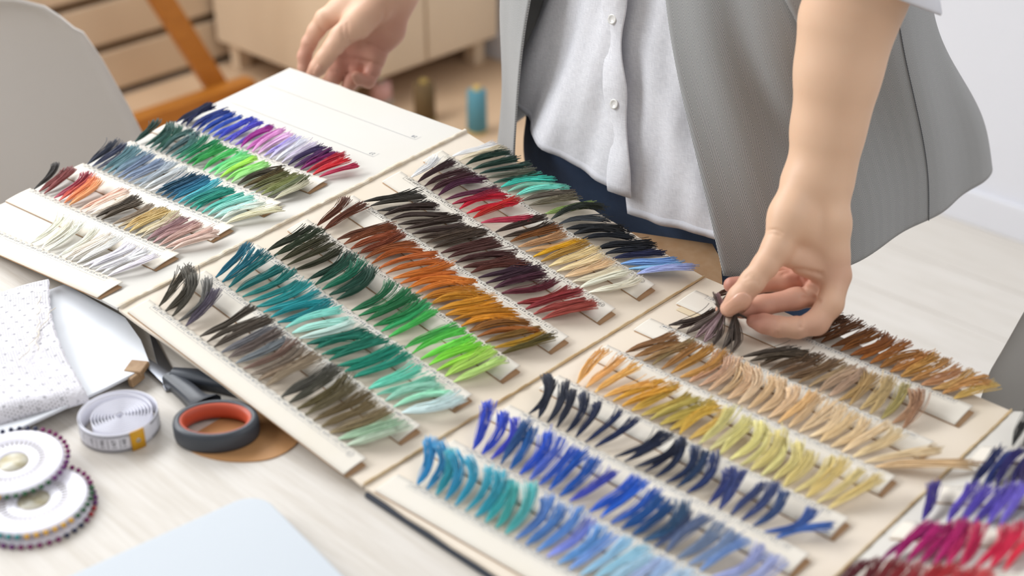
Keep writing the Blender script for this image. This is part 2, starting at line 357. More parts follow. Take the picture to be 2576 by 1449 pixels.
# ------------------------------------------------------------------ the strips: colours run from the left end to the right end ('-' = empty place)
A_ = dict(tz=(.0080, .0050), sL=.004, sR=.897, s_first=.02, s_last=.872)
strip('A', .610, .620, wdt=.029, nums=rng(752, 728), circ='26', L=.043, **A_, inked=INK_L,
      cols='181e3a 1a2044 1c2450 1c2f74 1d3a8a 1c46a4 2a50b0 3048b8 3a44b4 4a4cbc 5a50c0 6a4cb0 9a2a8c c064b0 d898cc e0b8dc a898d4 c8c0e0 dcdce8 d8d0e0 2e1a4c 4a1a54 7a1460 b01c34 c4202c b0284c',
      ang=[(0, 12, -2), (.4, 12, 0), (.6, 5, -10), (.8, 18, 15), (1, 28, 22)], special={24: dict(a0=35, a1=15), 25: dict(a0=40, a1=25)},
      label='thread strip of navy, royal blue, lilac and crimson tassels on the lifted left page')
strip('A', .485, .484, wdt=.028, nums=rng(727, 703), circ='25', L=.044, **A_, inked=INK_L,
      cols='1f4038 - 214a40 255048 2a5a4c 3a5c58 4a6468 4a7a74 2a7a5c 1f8a5a 2a9050 34a050 - 4ab860 68d08c 88d88c a8e058 90d870 a8e090 3a3220 5a4c28 5a5a30 6a6a3c 7a8048 6a7050 b8b49c',
      ang=[(0, 15, -55), (.2, 15, -45), (.45, 25, -25), (.7, 30, 5), (1, 30, -5)], special={16: dict(a0=20, a1=12), 19: dict(a0=20, a1=48, L=.05)},
      label='thread strip of dark green, lime and olive tassels on the lifted left page')
strip('A', .346, .351, wdt=.031, nums=rng(702, 678), circ='24', L=.046, **A_, inked=INK_L,
      cols='2a3040 3a4058 484c5c 5c8088 6a8c94 7890a0 7888a0 8090a8 8894a8 9aa8b4 b0b8c0 c4c8ca d4d2d0 1f4a60 20506c 1f6080 2a7894 58b8c4 2a8a84 228a78 2a9a8a 58b8a8 98d4c8 b4dcd4 dce4da dcd8bc',
      ang=[(0, 20, -50), (.35, 28, -35), (.5, 30, -5), (.75, 25, 10), (1, 30, 20)], special={25: dict(a0=35, a1=40, L=.056)},
      label='thread strip of slate grey, teal and mint tassels on the lifted left page')
strip('A', .198, .205, wdt=.032, nums=rng(677, 653), circ='23', L=.047, **A_, inked=INK_L,
      cols='2a2420 7a3a38 8a4a48 - 9a3a4c c45c50 e0885c e8a878 - f0b8a4 f4ccbc f4dacc 3e3428 5a4e40 - 8a7a68 a8987c c8ae78 c8b078 c8bc9c c4b8a0 9a7a7c b08e8c c4a49a d4b6aa dcc4b8',
      ang=[(0, 15, -70), (.25, 22, -60), (.38, 22, 0), (.5, 40, -35), (.7, 35, -25), (.85, 35, 0), (1, 38, 20)],
      label='thread strip of rust, coral, taupe and mauve tassels on the lifted left page')
strip('A', .035, .063, wdt=.030, nums=rng(652, 628), circ='22', L=.048, **A_, inked=INK_L,
      cols='- - - - - - - - - - - ece4d4 - e8e2d4 ece6da - ece4d8 e8dcd0 e8e0d8 eae4e0 e4e0e8 e2e0ec e4e2ee e8e6f0 e2def0 -',
      ang=[(0, 10, -40), (.5, 12, -35), (.75, 30, -5), (1, 38, 10)],
      label='thread strip of white and ivory tassels at the front edge of the lifted page')
B_ = dict(sL=.035, sR=.942, s_first=.07, s_last=.888)
strip('B', .893, .878, wdt=.030, nums=rng(627, 602), circ='21', L=.053, **B_,
      cols='e6e6ea d8cdb4 1c3a2f 1c3a2f 1b3a32 5e6152 1f4638 3fb9a8 8cc4b0 7fd8c8 5b5348 77705c - 8aa05c 20281f 3a3f44 16191d 15181c 141a24 - 11151d 141a26 1e2548 7ea6d8 86b4d8 a4b0dc',
      ang=[(0, 28, 30), (.4, 36, 36), (.7, 42, 36), (1, 42, 40)], special={14: dict(lift=.009, a0=30, a1=25, L=.056)},
      label='numbered thread strip of dark green, aqua and black tassels at the middle page back edge')
strip('B', .758, .743, wdt=.028, nums=rng(601, 576), circ='20', L=.054, **B_,
      cols='e8e8f0 3a2024 3d2023 45222a 4a1836 541e36 8a1432 b3122e c0142c b82a22 a82a44 - 38261e 3a2a1e 7a4a1c b28a62 bc9668 d8a820 b08a40 dcc898 e2d0a8 dcc09a e8dcc4 ece4d4 ece2d2 -',
      ang=[(0, 0, -30), (.06, 10, 10), (.2, 28, 26), (.5, 32, 24), (.8, 32, 28), (1, 40, 34)], special={0: dict(L=.045, a0=5, a1=-30), 10: dict(a0=40, a1=44), 11: dict(a0=20, a1=10)},
      label='numbered thread strip of maroon, scarlet, tan and cream tassels on the middle page')
strip('B', .611, .594, wdt=.029, nums='349 348 340 341 345 343 346 338 339 342 341 191 575 95 574 573 572 464 173 174 460 461 459 458 178 175'.split(), circ='19', L=.055, **B_,
      cols='2e2a22 332e26 2c2620 33231c 33231c 36281e 3a2a22 40302a 3c2c20 4a3a2c 3f3024 4a2620 4a2822 42201e 4e261e 55281e 3a2030 381a2a 42182a 5a1a28 - 8e2e2e 8a3034 98433c a04a40 -',
      ang=[(0, 40, 25), (.15, 46, 44), (.35, 32, 26), (.7, 32, 26), (1, 34, 26)], special={0: dict(fray=2)},
      label='thread strip of dark brown, aubergine and brick red tassels on the middle page')
strip('B', .474, .449, wdt=.027, nums='190 571 570 188 187 186 185 184 183 182 477 181 462 463 470 457 456 455 454 453 452 451 450 449 448 447'.split(), circ='18', L=.054, **B_,
      cols='5e3018 63321c - 5a3018 7a4222 8a4422 7a3a1e 8a4a20 a85a24 b0602a b4621e c07024 b8641e c87828 c8782a b87820 b88020 c48a24 c4861c b47a18 c88418 8a5a24 96581e 7a5a24 a8801e 5a4e1e',
      ang=[(0, -8, -12), (.1, 10, 15), (.3, 28, 30), (.6, 26, 18), (1, 30, 24)], special={3: dict(a0=30, a1=10), 11: dict(a0=45, a1=-10, L=.06)},
      label='thread strip of rust orange, amber and gold tassels on the middle page')
strip('B', .335, .315, wdt=.026, nums='271 493 269 497 496 274 272 273 267 268 246 247 492 491 494 498 499 261 262 263 264 265 266 260 259 258'.split(), circ='17', L=.053, **B_, inked=INK_L,
      cols='2a3020 33402a 3e3c24 3c3a22 333420 - 183a2c 1c5240 157054 1a4a3a 1a4636 - 1e6a44 1e7a48 1d6b3e 2a8a50 34a868 4ab85a - 50b458 58c04c 78d850 8cdc48 a4dc50 b4d868 c0dc88',
      ang=[(0, 18, -2), (.2, 22, 16), (.3, 25, -22), (.5, 18, -2), (.75, 22, 22), (1, 26, 18)],
      tz=(.006, .0045),
      label='thread strip of black-green, emerald and lime tassels on the middle page')
strip('B', .199, .180, wdt=.027, nums=['152', '212', '213', '357', '359', '360', '361', '362']+blurn(3, 18), circ='16', L=.052, **B_, inked=INK_L,
      cols='1f6a80 1f7080 1a6a6c 1c706e 1f7872 20807e 2f9a9a 28959a 1f9096 258c92 8fd8cc aee0d4 d0e8de 1a6e5e 1a7460 228068 1f7a64 1f8a72 1e8f78 2a957e - 74d0b8 7fc4ac 9accb8 a8e0c4 d4f0e4',
      ang=[(0, -2, -22), (.12, 15, -5), (.3, 34, 26), (.5, 34, 34), (.75, 20, 8), (1, 36, 30)],
      tz=(.009, .004),
      label='thread strip of petrol blue, teal and pale mint tassels on the middle page')
strip('B', .058, .046, wdt=.025, nums=blurn(5), circ='15', L=.052, **B_, inked=INK_L,
      cols='4a4438 4c463a 4a463c 62605c 5a5260 - 4e463c 4a4238 544a40 76767a 6e625c 7a8084 7e665a 85786a 8c7a66 9a8a74 - 54524a 504e42 5a5030 6a6044 6f5f40 7a6a4a 8a7a5a a8c4a8 c4d4c0',
      ang=[(0, -5, -45), (.14, 0, -40), (.25, 26, 14), (.55, 28, 12), (.75, 22, -10), (1, 32, 24)],
      tz=(.013, .004),
      label='thread strip of charcoal, taupe and olive tassels along the middle page front edge')
C_ = dict(tz=(.0075, .0085), sL=.035, sR=.922, s_first=.085, s_last=.882, n=42)
strip('C', .935, .953, wdt=.033, nums=blurn(11), circ='14', L=.040, **C_, inked=INK_L,
      cols='4a3020 4a3020 4e321e 50341e - - - - - - 4a2c16 5a3518 5f3818 6a3e18 7a4818 8a5020 94581e 9a6028 9a6a34 b07a40 b88a48 b48650 b88860 c09a60 c09058 c8a860',
      ang=[(0, 20, 10), (.4, 30, 28), (1, 34, 30)], fray=1.4, wid=.0072,
      label='thread strip of chestnut to tan tassels at the back edge beside the pinching hand')
strip('C', .778, .801, wdt=.027, nums=['248', '374', '353', '354', '359', '360', '362']+blurn(12, 19), circ='13', L=.046, **C_, inked=INK_L,
      cols='35281f 3a2a24 - - - - - - 3f342a 463a2c 4a3a28 54402c 6a5038 6f563c 8a7050 a08866 b49a80 b89c84 a88a5a b89a68 c0a878 b8a070 a89a60 b08a6a a0785a -',
      ang=[(0, 32, 20), (.3, 44, 40), (.5, 36, 10), (.75, 15, -35), (1, 5, -30)], special={8: dict(a0=50, a1=42, L=.05)},
      label='thread strip of dark brown to rosy beige tassels, first threads pinched by the hand')
strip('C', .637, .663, wdt=.028, nums=blurn(13), circ='12', L=.046, **C_, inked=INK_L,
      cols='8a6440 90683c 9a7a50 8f7a52 a07440 b0823c b88a48 c0987a c8a488 d0b090 d4b890 d8b894 e0c8a8 d8bc94 dcc09a e0c4a0 d8b480 dcc098 e0c8a4 e2cca8 dcc49a e0c8a0 e2cca8 dcc8a0 e0cca8 d8bc94',
      ang=[(0, 36, 26), (.25, 22, 8), (.45, 15, -25), (.8, 20, -10), (1, 40, 30)], special={25: dict(a0=52, a1=60, L=.075), 24: dict(a0=40, a1=50, L=.06)},
      label='thread strip of caramel to cream beige tassels on the page below the pinching hand')
strip('C', .488, .507, wdt=.028, nums=blurn(14), circ='11', L=.047, **C_, inked=INK_L,
      cols='e0b06a e0b070 e4b86a e0b060 d8a840 d4a03c c8a448 b8a050 b4a458 b8a450 c8ac50 d4b04c d0b060 d8d090 dcd49a dcd490 e0d894 e0d898 dccf8c e0d898 dcd090 d8c888 dccc90 dcc888 dccc94 d8c488',
      ang=[(0, -5, -12), (.12, 32, 30), (.3, 26, 22), (.5, 12, -12), (.8, 15, -5), (1, 26, 12)],
      label='thread strip of peach, mustard and pale yellow tassels between the beige and navy ones')
strip('C', .350, .385, wdt=.028, nums=blurn(15), circ='10', L=.043, **{**C_, 'tz': (.0135, .008)}, inked=INK_L,
      cols='1c2234 20263a 22283a 1e2438 1a2440 182448 1b2a52 1c2a52 - 1a2238 1a2440 161c32 182040 1a2848 1c3058 1f3a5e 24386c - 2c3a7a 34427a 3a4878 3a4a7c 38507e 3c5c9c 4a70b4 -',
      ang=[(0, -5, -55), (.2, 5, -40), (.3, 25, -10), (.42, 45, 0), (.55, 20, -65), (.7, 10, -40), (.85, 20, -5), (1, 50, 45)], wid=.0046,
      label='thread strip of blue-black navy to indigo tassels, between the yellow and the royal blue ones')
strip('C', .200, .236, wdt=.028, nums=blurn(16), circ='9', L=.043, **{**C_, 'tz': (.0135, .008)}, inked=INK_L,
      cols='2a48c0 2c4cc4 3a44b8 2a5890 1f68b0 2a58c4 5a74cc 3f68c8 2462c0 1f5cb0 4450b4 - 2a62c8 2e6cd0 2f62b8 245a9c 22548c 2f5478 4a5a80 6a7a9c 7a8aa4 8094b4 88a8d8 a0a8d0 a8b4d8 b0b8dc',
      ang=[(0, -5, -65), (.2, 10, -45), (.32, 12, -5), (.5, 25, 15), (.7, 20, -20), (1, 20, -5)],
      label='thread strip of royal blue to slate blue tassels between navy and turquoise ones')
strip('C', .062, .105, wdt=.027, nums=blurn(17), circ='8', L=.044, **{**C_, 'tz': (.0135, .008)}, inked=INK_L,
      cols='2a90c4 2f88b4 2a98a8 2a94b8 2f9cb8 3aa4b8 34a0b4 3aa8ac 44aca8 54b4b4 5a84c0 5a8cc8 6494d0 8a98e0 6ea4d8 84a8dc a4cce4 a8d0e0 b4d4e4 b8c8e4 b0c8e8 b8d0e8 c0d4ea c4d4ec c8d8ec c8d8ee',
      ang=[(0, -5, -75), (.35, 5, -60), (.5, 15, -25), (.7, 20, -10), (1, 15, -15)],
      label='thread strip of turquoise to pale sky blue tassels along the folder front edge')
D_ = dict(tz=(.006, .006), sL=.03, sR=.90, s_first=.06, s_last=.87, n=42, inked=INK_L, L=.046, wdt=.026)
DD = [(0, 0, -5), (.3, 5, -12), (1, 5, -5)]
strip('D', .845, .862, nums=blurn(21), circ='7', ang=DD, cols='- 1c1a1c 201c1e 242022 282424 2c2830 302c38 342c40 3a3048 403450', label='thread strip of black and charcoal tassels on the tilted corner page', **D_)
strip('D', .690, .720, nums=blurn(22), circ='6', ang=DD, cols='- 1a2458 1c2a68 241c60 241c58 2c1a54 341c58 341a50 3c205c 44246a', label='thread strip of navy and dark violet tassels, second on the tilted right corner page', **D_)
strip('D', .562, .590, nums=blurn(23), circ='5', ang=[(0, -5, -30), (.15, 15, 10), (.3, 5, -5), (1, 5, 0)], cols='3c2a84 - 5a48a8 5a48ac 4a3c98 6a58b8 7060bc - 7866c0 8070c8', label='thread strip of violet tassels on the tilted right corner page', **D_)
strip('D', .430, .462, nums=blurn(24), circ='4', ang=[(0, 20, 25), (.2, 5, -10), (1, 10, 5)], cols='7a1a5c 9a0a64 a80a68 a00a60 a80c64 b0185c b81450 c01c48 c42048 c82440', label='thread strip of magenta and crimson tassels on the tilted right corner page', **D_)
strip('D', .300, .330, nums=blurn(25), circ='3', ang=DD, cols='5a1420 64141e 781820 881c24 981c28 a02028 a8242c b02830 b82c34 bc3038', label='thread strip of dark red tassels on the tilted corner page, mostly cut off', **D_)
MB().grid([[page('C', a, b, .0006) for a in (.055, .135)] for b in (.845, .925)][::-1]).build('tape_patch', mat('old_tape', '#e3d2b2', .4, .4), folder, smooth=False, solid=.0002)
# printed guide lines and row numbers left blank on the lifted page
m2 = []
for (t_, s_, w_) in ((.895, .90, '28'), (.772, .875, '27')):
    line2d(m2, .06*PW, t_*PH, s_*PW, t_*PH, .0003); line2d(m2, s_*PW, t_*PH, s_*PW, (t_+.02)*PH, .0003); word2d(m2, w_, (s_-.022)*PW, t_*PH+.005, .0066)
mb = MB()
for V2, F2 in m2: mb.add(page('A', V2[:, 0]/PW, V2[:, 1]/PH, .0003), F2)
mb.build('printed_row_lines', INK_L, folder, smooth=False)

# ------------------------------------------------------------------ things on the front of the table
# white board lying on the scissor blades, with a taped corner
BW = mat('white_card', '#dbdee4', .45, .4, bump=(30, .08))
t = thing('white_board', 'white cardboard sheet with a brown taped corner, under the folded lace', 'cardboard', (-.40, -.60, TZ))
m = MB(); P = [(-.257, -.497), (-.262, -.490), (-.30, -.474), (-.345, -.462), (-.445, -.468), (-.452, -.60), (-.44, -.68), (-.262, -.68), (-.256, -.62), (-.255, -.54)]
m.prism(P, .7505, .7535); m.build('sheet', BW, t, smooth=False, bevel=.0006)
m = MB()
for (x, y, z, sx, sy, sz, r) in ((-.263, -.503, .7527, .018, .017, .0055, 30), (-.256, -.509, .7478, .006, .016, .010, 12)):
    c, s_ = math.cos(math.radians(r)), math.sin(math.radians(r)); m.box((x, y, z), (sx, sy, sz), [(c, s_, .05), (-s_, c, .1), (0, -.05, 1)])
m.build('tape_corner', mat('brown_tape', '#a98a68', .6, .35, noise=(120, '#8a6a4a', .8)), t, smooth=False, bevel=.0015, label='brown paper tape folded over the corner')
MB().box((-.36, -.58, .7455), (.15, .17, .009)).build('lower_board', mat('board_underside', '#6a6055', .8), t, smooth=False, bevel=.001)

# lace: folded white crochet textile
LACE = mat('cotton_lace', '#e8e6ec', .85, .15); n, l, b = N(LACE)
uvn = n.new('ShaderNodeUVMap'); uvn.uv_map = 'UVMap'; sp = n.new('ShaderNodeSeparateXYZ'); l.new(uvn.outputs[0], sp.inputs[0])
U, V_ = sp.outputs[0], sp.outputs[1]
def dots(m, u, v, p, rad, sh=.5):
    row = math_node(m, 'FLOOR', math_node(m, 'DIVIDE', v, p)); odd = math_node(m, 'MULTIPLY', math_node(m, 'MODULO', row, 2.), sh)
    fu = math_node(m, 'SUBTRACT', math_node(m, 'FRACT', math_node(m, 'ADD', math_node(m, 'DIVIDE', u, p), odd)), .5)
    fv = math_node(m, 'SUBTRACT', math_node(m, 'FRACT', math_node(m, 'DIVIDE', v, p)), .5)
    d = math_node(m, 'SQRT', math_node(m, 'ADD', math_node(m, 'MULTIPLY', fu, fu), math_node(m, 'MULTIPLY', fv, fv)))
    return math_node(m, 'LESS_THAN', d, rad)
no = n.new('ShaderNodeTexNoise'); no.inputs['Scale'].default_value = 45; l.new(uvn.outputs[0], no.inputs['Vector'])
fine = math_node(LACE, 'MULTIPLY', dots(LACE, U, V_, .0026, .27), math_node(LACE, 'MAXIMUM', math_node(LACE, 'GREATER_THAN', no.outputs['Fac'], .47), math_node(LACE, 'LESS_THAN', V_, .030)))
big = dots(LACE, math_node(LACE, 'ADD', U, V_), math_node(LACE, 'SUBTRACT', U, V_), .017, .13)
hole = math_node(LACE, 'MAXIMUM', fine, big)
l.new(math_node(LACE, 'SUBTRACT', 1., math_node(LACE, 'MULTIPLY', hole, .55)), b.inputs['Alpha'])
bp = n.new('ShaderNodeBump'); bp.inputs['Strength'].default_value = .4; bp.inputs['Distance'].default_value = .0012; bp.invert = True
wv = n.new('ShaderNodeTexVoronoi'); wv.inputs['Scale'].default_value = 420; l.new(uvn.outputs[0], wv.inputs['Vector']); l.new(wv.outputs['Distance'], bp.inputs['Height']); l.new(bp.outputs[0], b.inputs['Normal'])
t = thing('folded_lace', 'folded white crochet lace lying on the white cardboard sheet', 'lace', (-.38, -.60, .752))
e0, e1 = np.array([-.449, -.482]), np.array([-.250, -.561]); du = e1-e0; vdir = np.array([-.30, -.954])
for k in range(4):
    nu, nv = 90, 70; us = np.linspace(0, 1, nu); vs = np.linspace(0, .16, nv)
    G = np.zeros((nv, nu, 3)); off = .0045*(3-k); bow = .012*np.sin(us*np.pi)
    for j, v in enumerate(vs):
        edge = -.0011*np.abs(np.sin(us*40)) if j == 0 else 0
        q = e0+np.outer(us, du)+vdir*(v+off*0-(3-k)*-.004*(1-us)[:, None])+np.outer(bow*(1-v/.16), (-.37, -.93))*.8
        if j == 0: q = q+np.outer(edge, (-.37, -.93))
        z = .7545+.0026*k+.0015*np.sin(us*9+v*30+k)+.0012*np.sin(v*75+us*4)*(k == 3)
        fall = np.clip((us-.93)/.07, 0, 1)**2; z = z-fall*(.003+.0022*k)
        G[j, :, :2] = q; G[j, :, 2] = z
    uvv = np.stack(np.meshgrid(us*.214, vs+.02*k), -1).reshape(-1, 2)
    MB().grid(G).build('lace_layer', LACE, t, uv=uvv, solid=.0007)
m = MB()
for (u0, v0, u1, v1) in ((.12, .012, .62, .030), (.30, .004, .66, .045)):
    k = 26; us = np.linspace(u0, u1, k); vs = np.linspace(v0, v1, k)+.0018*np.sin(us*60)
    P = [np.r_[e0+du*u+vdir*v, .7664+.0006*math.sin(u*80)] for u, v in zip(us, vs)]; m.tube(P, .0005, 5)
m.build('stitching_thread', STRIP_W, t)

# tape measure
TM = mat('tape_fabric', '#e9e9f2', .4, .5); t = thing('tape_measure', 'rolled white tape measure with a yellow end tab beside the scissors', 'tape measure', (-.21, -.556, TZ))
cx, cy = -.2085, -.5565
def coil(th):  # radius over angle
    return np.interp(th, [0, 2*np.pi*.9, 2*np.pi*1.45, 2*np.pi*1.85, 2*np.pi*10], [.0335, .0328, .0312, .0255, .0030])
th0 = math.radians(-14); th = np.linspace(0, 2*np.pi*10, 1200); r_ = coil(th); H_ = .0185
cxs = cx+.004*np.clip((th-2*np.pi*1.3)/4, 0, 1); X = cxs+r_*np.cos(th0-th); Y = cy+r_*np.sin(th0-th)
G = np.stack([np.c_[X, Y, np.full(1200, TZ+z)] for z in np.linspace(.0006, H_, 5)])
MB().grid(G).build('tape', TM, t, solid=.0005)
m = MB()
def oncoil(a, z, off=.0010):
    r = float(coil(a))+off; return np.array([cx+r*math.cos(th0-a), cy+r*math.sin(th0-a), TZ+z])
def patch(m, a0, a1, z0, z1, k=2, off=.0010):
    A = np.linspace(a0, a1, k); m.grid(np.stack([[oncoil(a, z0, off) for a in A], [oncoil(a, z1, off) for a in A]]))
for i in range(0, 190):
    a = i*.001/.0334+.03
    patch(m, a, a+.010, .0010, .0036); patch(m, a, a+.010, H_-.0034, H_-.0006)
for i in range(1, 19):
    patch(m, i*.297, i*.297+.012, .0048, H_-.0045)
lab = ['148', '147', '146', '145', '144', '143', '142', '141', '140', '139', '138', '137', '136', '135', '134', '133', '132', '131']
for i, w_ in enumerate(lab):
    m2 = []; word2d(m2, w_, 0, 0, .0052, rot=0, adv=.60)
    for V2, F2 in m2:
        a_c = i*.297+.148+ (.05 if i == 0 else 0)
        m.add([oncoil(a_c+ (v[1]/.0335), TZ-TZ+H_/2+v[0]) for v in V2], F2)
m.build('printed_scale', INK, t, smooth=False)
YL = mat('yellow_tab', '#d9a01c', .45, .4); m = MB(); patch(m, -.30, .05, -.0006+.0008, H_+.0006, 8, .0017); m.build('end_tab', YL, t, label='yellow end tab', solid=.0008)
m = MB(); c = oncoil(-.125, H_/2, .0026); nn = c-np.array([cx, cy, c[2]]); nn /= np.linalg.norm(nn); sd = np.cross((0, 0, 1), nn)
m.lathe([(.0008, 0), (.0009, .0004), (.0018, .0006), (.0022, 0)], c, 16, [sd, (0, 0, 1), nn], cap=False); m.build('rivet', mat('rivet_metal', '#b9b7b0', .3, .5, metal=1), t)

# scissors
t = thing('scissors', 'dark grey scissors with an orange-lined handle beside the tape measure', 'scissors', (-.17, -.49, TZ))
GREY = mat('dark_grip', '#3f444c', .42, .5); ORG = mat('orange_grip', '#c2563c', .45, .4); STEEL = mat('scissor_steel', '#8d8f96', .3, .5, metal=1)
RC = np.array([-.1415, -.5035]); ua = np.array([.70, .714])
def ringpts(rx, ry, n=48, rot=None):
    a = np.arange(n)*2*np.pi/n; R = np.array([[.72, -.694], [.694, .72]]); return np.c_[rx*np.cos(a), ry*np.sin(a)]@R.T+RC
def ring_solid(prof, rx, ry, n=64):
    V = []; F = []; k = len(prof); R = np.array([[.72, -.694], [.694, .72]]); a = np.arange(n)*2*np.pi/n
    for d, z in prof:
        p = np.c_[(rx+d)*np.cos(a), (ry+d)*np.sin(a)]@R.T+RC; V.append(np.c_[p, np.full(n, TZ+z)])
    F = [(i*n+j, i*n+(j+1) % n, ((i+1) % k)*n+(j+1) % n, ((i+1) % k)*n+j) for i in range(k) for j in range(n)]
    return np.vstack(V), F
RX, RY = .0345, .0265
m = MB(); m.add(*ring_solid([(0, .0015), (.0015, .0008), (.0022, .004), (.0022, .014), (.0012, .0175), (-.002, .0185), (-.004, .0178), (-.004, .002)], RX, RY)); 
# neck running to the pivot
PV = np.array([-.236, -.487]); nk = [RC+np.array([-.031, .0095]), np.array([-.182, -.493]), np.array([-.205, -.4895]), PV]
wd = [.034, .019, .0165, .0145]; C = cr(np.array([(*p, w_) for p, w_ in zip(nk, wd)]), 24); ring = []
T = np.gradient(C[:, :2], axis=0); T /= np.linalg.norm(T, axis=1)[:, None]; Nn = np.c_[-T[:, 1], T[:, 0]]
sec = [(-.5, .003), (-.5, .013), (-.40, .0165), (0, .0178), (.40, .0165), (.5, .013), (.5, .003)]
fade = np.linspace(0, 1, 24)
G = np.stack([np.c_[C[:, :2]+Nn*(C[:, 2]*a)[:, None], TZ+.002+(z-.002)*(1-.32*fade)] for a, z in sec], 1); m.grid(G, closed=True)
m.build('handle', GREY, t)
m = MB(); m.add(*ring_solid([(-.0035, .0035), (-.0030, .0172), (-.0045, .0180), (-.0075, .0150), (-.0082, .0090), (-.0072, .004)], RX, RY)); m.build('grip_lining', ORG, t, label='orange grip lining')
m = MB(); RC2 = RC; RC = np.array([-.118, -.428]); m.add(*ring_solid([(0, .0015), (.0022, .004), (.0022, .010), (.0005, .0125), (-.003, .012), (-.004, .002)], .033, .025))
nk = [RC+np.array([-.026, -.008]), np.array([-.178, -.452]), np.array([-.212, -.468]), PV+np.array([0, .003])]
C = cr(np.array([(*p, w_) for p, w_ in zip(nk, [.034, .020, .018, .015])]), 24); T = np.gradient(C[:, :2], axis=0); T /= np.linalg.norm(T, axis=1)[:, None]; Nn = np.c_[-T[:, 1], T[:, 0]]
G = np.stack([np.c_[C[:, :2]+Nn*(C[:, 2]*a)[:, None], np.full(24, TZ+.001+z*.72)] for a, z in sec], 1); m.grid(G, closed=True); m.build('handle', GREY, t); RC = RC2
for (dx, dy, z) in ((-.086, .004, .0046), (-.083, .034, .0026)):
    d = np.array([dx, dy]); L_ = np.linalg.norm(d); d /= L_; nn = np.array([-d[1], d[0]]); Pb = [PV-d*.012+nn*.007, PV+nn*.0075, PV+d*L_*.98+nn*.001, PV+d*L_-nn*.002, PV-nn*.0075, PV-d*.012-nn*.007]
    MB().prism(Pb, TZ+z-.0018, TZ+z).build('blade', STEEL, t, smooth=False, bevel=.0004)
m = MB(); m.lathe([(.004, 0), (.004, .008), (.003, .009), (.0005, .009)], (PV[0]+.004, PV[1]+.002, TZ), 20); m.build('pivot_screw', STEEL, t)
m = MB(); P = cr([(-.155, -.535), (-.125, -.5305), (-.098, -.5155), (-.080, -.490), (-.085, -.46), (-.12, -.445), (-.16, -.46)], 40); m.prism(P, TZ, TZ+.0012)
tag(m.build('leather_tag', mat('tan_leather', '#b98a5c', .6, .3, bump=(200, .2)), smooth=False), 'tan rounded leather piece lying under the scissors handle', 'leather piece')

# pin wheels: white discs with pins whose coloured heads stick out around the rim
DISC = mat('white_plastic_disc', '#eceaf4', .3, .5); PINM = mat('pin_steel', '#a89f92', .35, .5, metal=.8); FOIL = mat('gold_foil', '#b9ad86', .35, .5, noise=(90, '#e6e4da', .9))
HEADS = {c: mat('pearl_'+nme, c, .2, .6) for nme, c in (('plum', '#7c1560'), ('purple', '#6a2070'), ('green', '#1f5a34'), ('yellow', '#d8a424'), ('teal', '#2a8a8c'), ('navy', '#262c4c'), ('red', '#a01c28'))}
def pin_wheel(c, R, seq, label, z, tilt=(0, 0), n=40, a_start=0.):
    t = thing('pin_wheel', label, 'pin wheel', (c[0], c[1], z), 'pin wheels stacked at the table corner')
    tx = lambda P: np.asarray(P)+np.array([0, 0, 1])*((np.asarray(P)[:, 0]-c[0])*tilt[0]+(np.asarray(P)[:, 1]-c[1])*tilt[1])[:, None]
    m = MB(); m.lathe([(R*.30, .0012), (R*.33, .0018), (R*.46, .0019), (R*.52, .0012), (R*.62, .0012), (R*.66, .0022), (R*.93, .0024), (R, .0016), (R, 0), (R*.3, 0)], (c[0], c[1], z), 72, cap=False); m.v = [tx(v) for v in m.v]; m.build('disc', DISC, t)
    m = MB(); m.lathe([(.0001, .0008), (R*.30, .0010), (R*.305, 0), (.0001, 0)], (c[0], c[1], z), 40, cap=False); m.v = [tx(v) for v in m.v]; m.build('centre_label', FOIL, t)
    for i in range(n):
        a = a_start+i*2*np.pi/n; d = np.array([math.cos(a), math.sin(a), 0]); o = np.array([c[0], c[1], z+.0016])
        m = MB(); P = tx([o+d*R*.5, o+d*(R+.0015)]); m.tube(P, .00032, 5); pn = m.build('pin', PINM, t)
        m = MB(); hc = tx([o+d*(R+.0026)])[0]; m.lathe([(.0001, -.0021), (.0013, -.0017), (.0020, -.0006), (.0021, .0005), (.0014, .0016), (.0001, .0021)], hc, 12, cap=False)
        hd = m.build('pin_head', HEADS[seq(i/n)], None); hd.parent = pn; hd.location = WLOC[hd]-WLOC[pn]
def seqf(*spans):
    def f(x):
        for lim, c in spans:
            if x < lim: return c
        return spans[-1][1]
    return f
PL, PU, GN, YE, TE, NA, RE = '#7c1560', '#6a2070', '#1f5a34', '#d8a424', '#2a8a8c', '#262c4c', '#a01c28'
# angles run anticlockwise from the table's long axis (towards the sewer's left)
pin_wheel((-.163, -.6625), .0425, seqf((.06, NA), (.08, PL), (.14, RE), (.45, PU), (.70, PL), (.86, PU), (1, PL)), 'white pin wheel with plum and navy pearl heads, lowest of the stack', TZ)
pin_wheel((-.1675, -.6615), .0425, seqf((.05, YE), (.19, GN), (.40, PL), (.62, PU), (.89, TE), (1, YE)), 'white pin wheel with teal, yellow and green pearl heads, middle of the stack', TZ+.0068)
pin_wheel((-.2135, -.652), .0405, seqf((.03, GN), (.16, PU), (.33, PL), (.50, NA), (.65, PL), (.80, TE), (.90, YE), (1, GN)), 'white pin wheel with plum, green and navy pearl heads, on top of the stack', TZ+.0146, tilt=(-.05, .02))

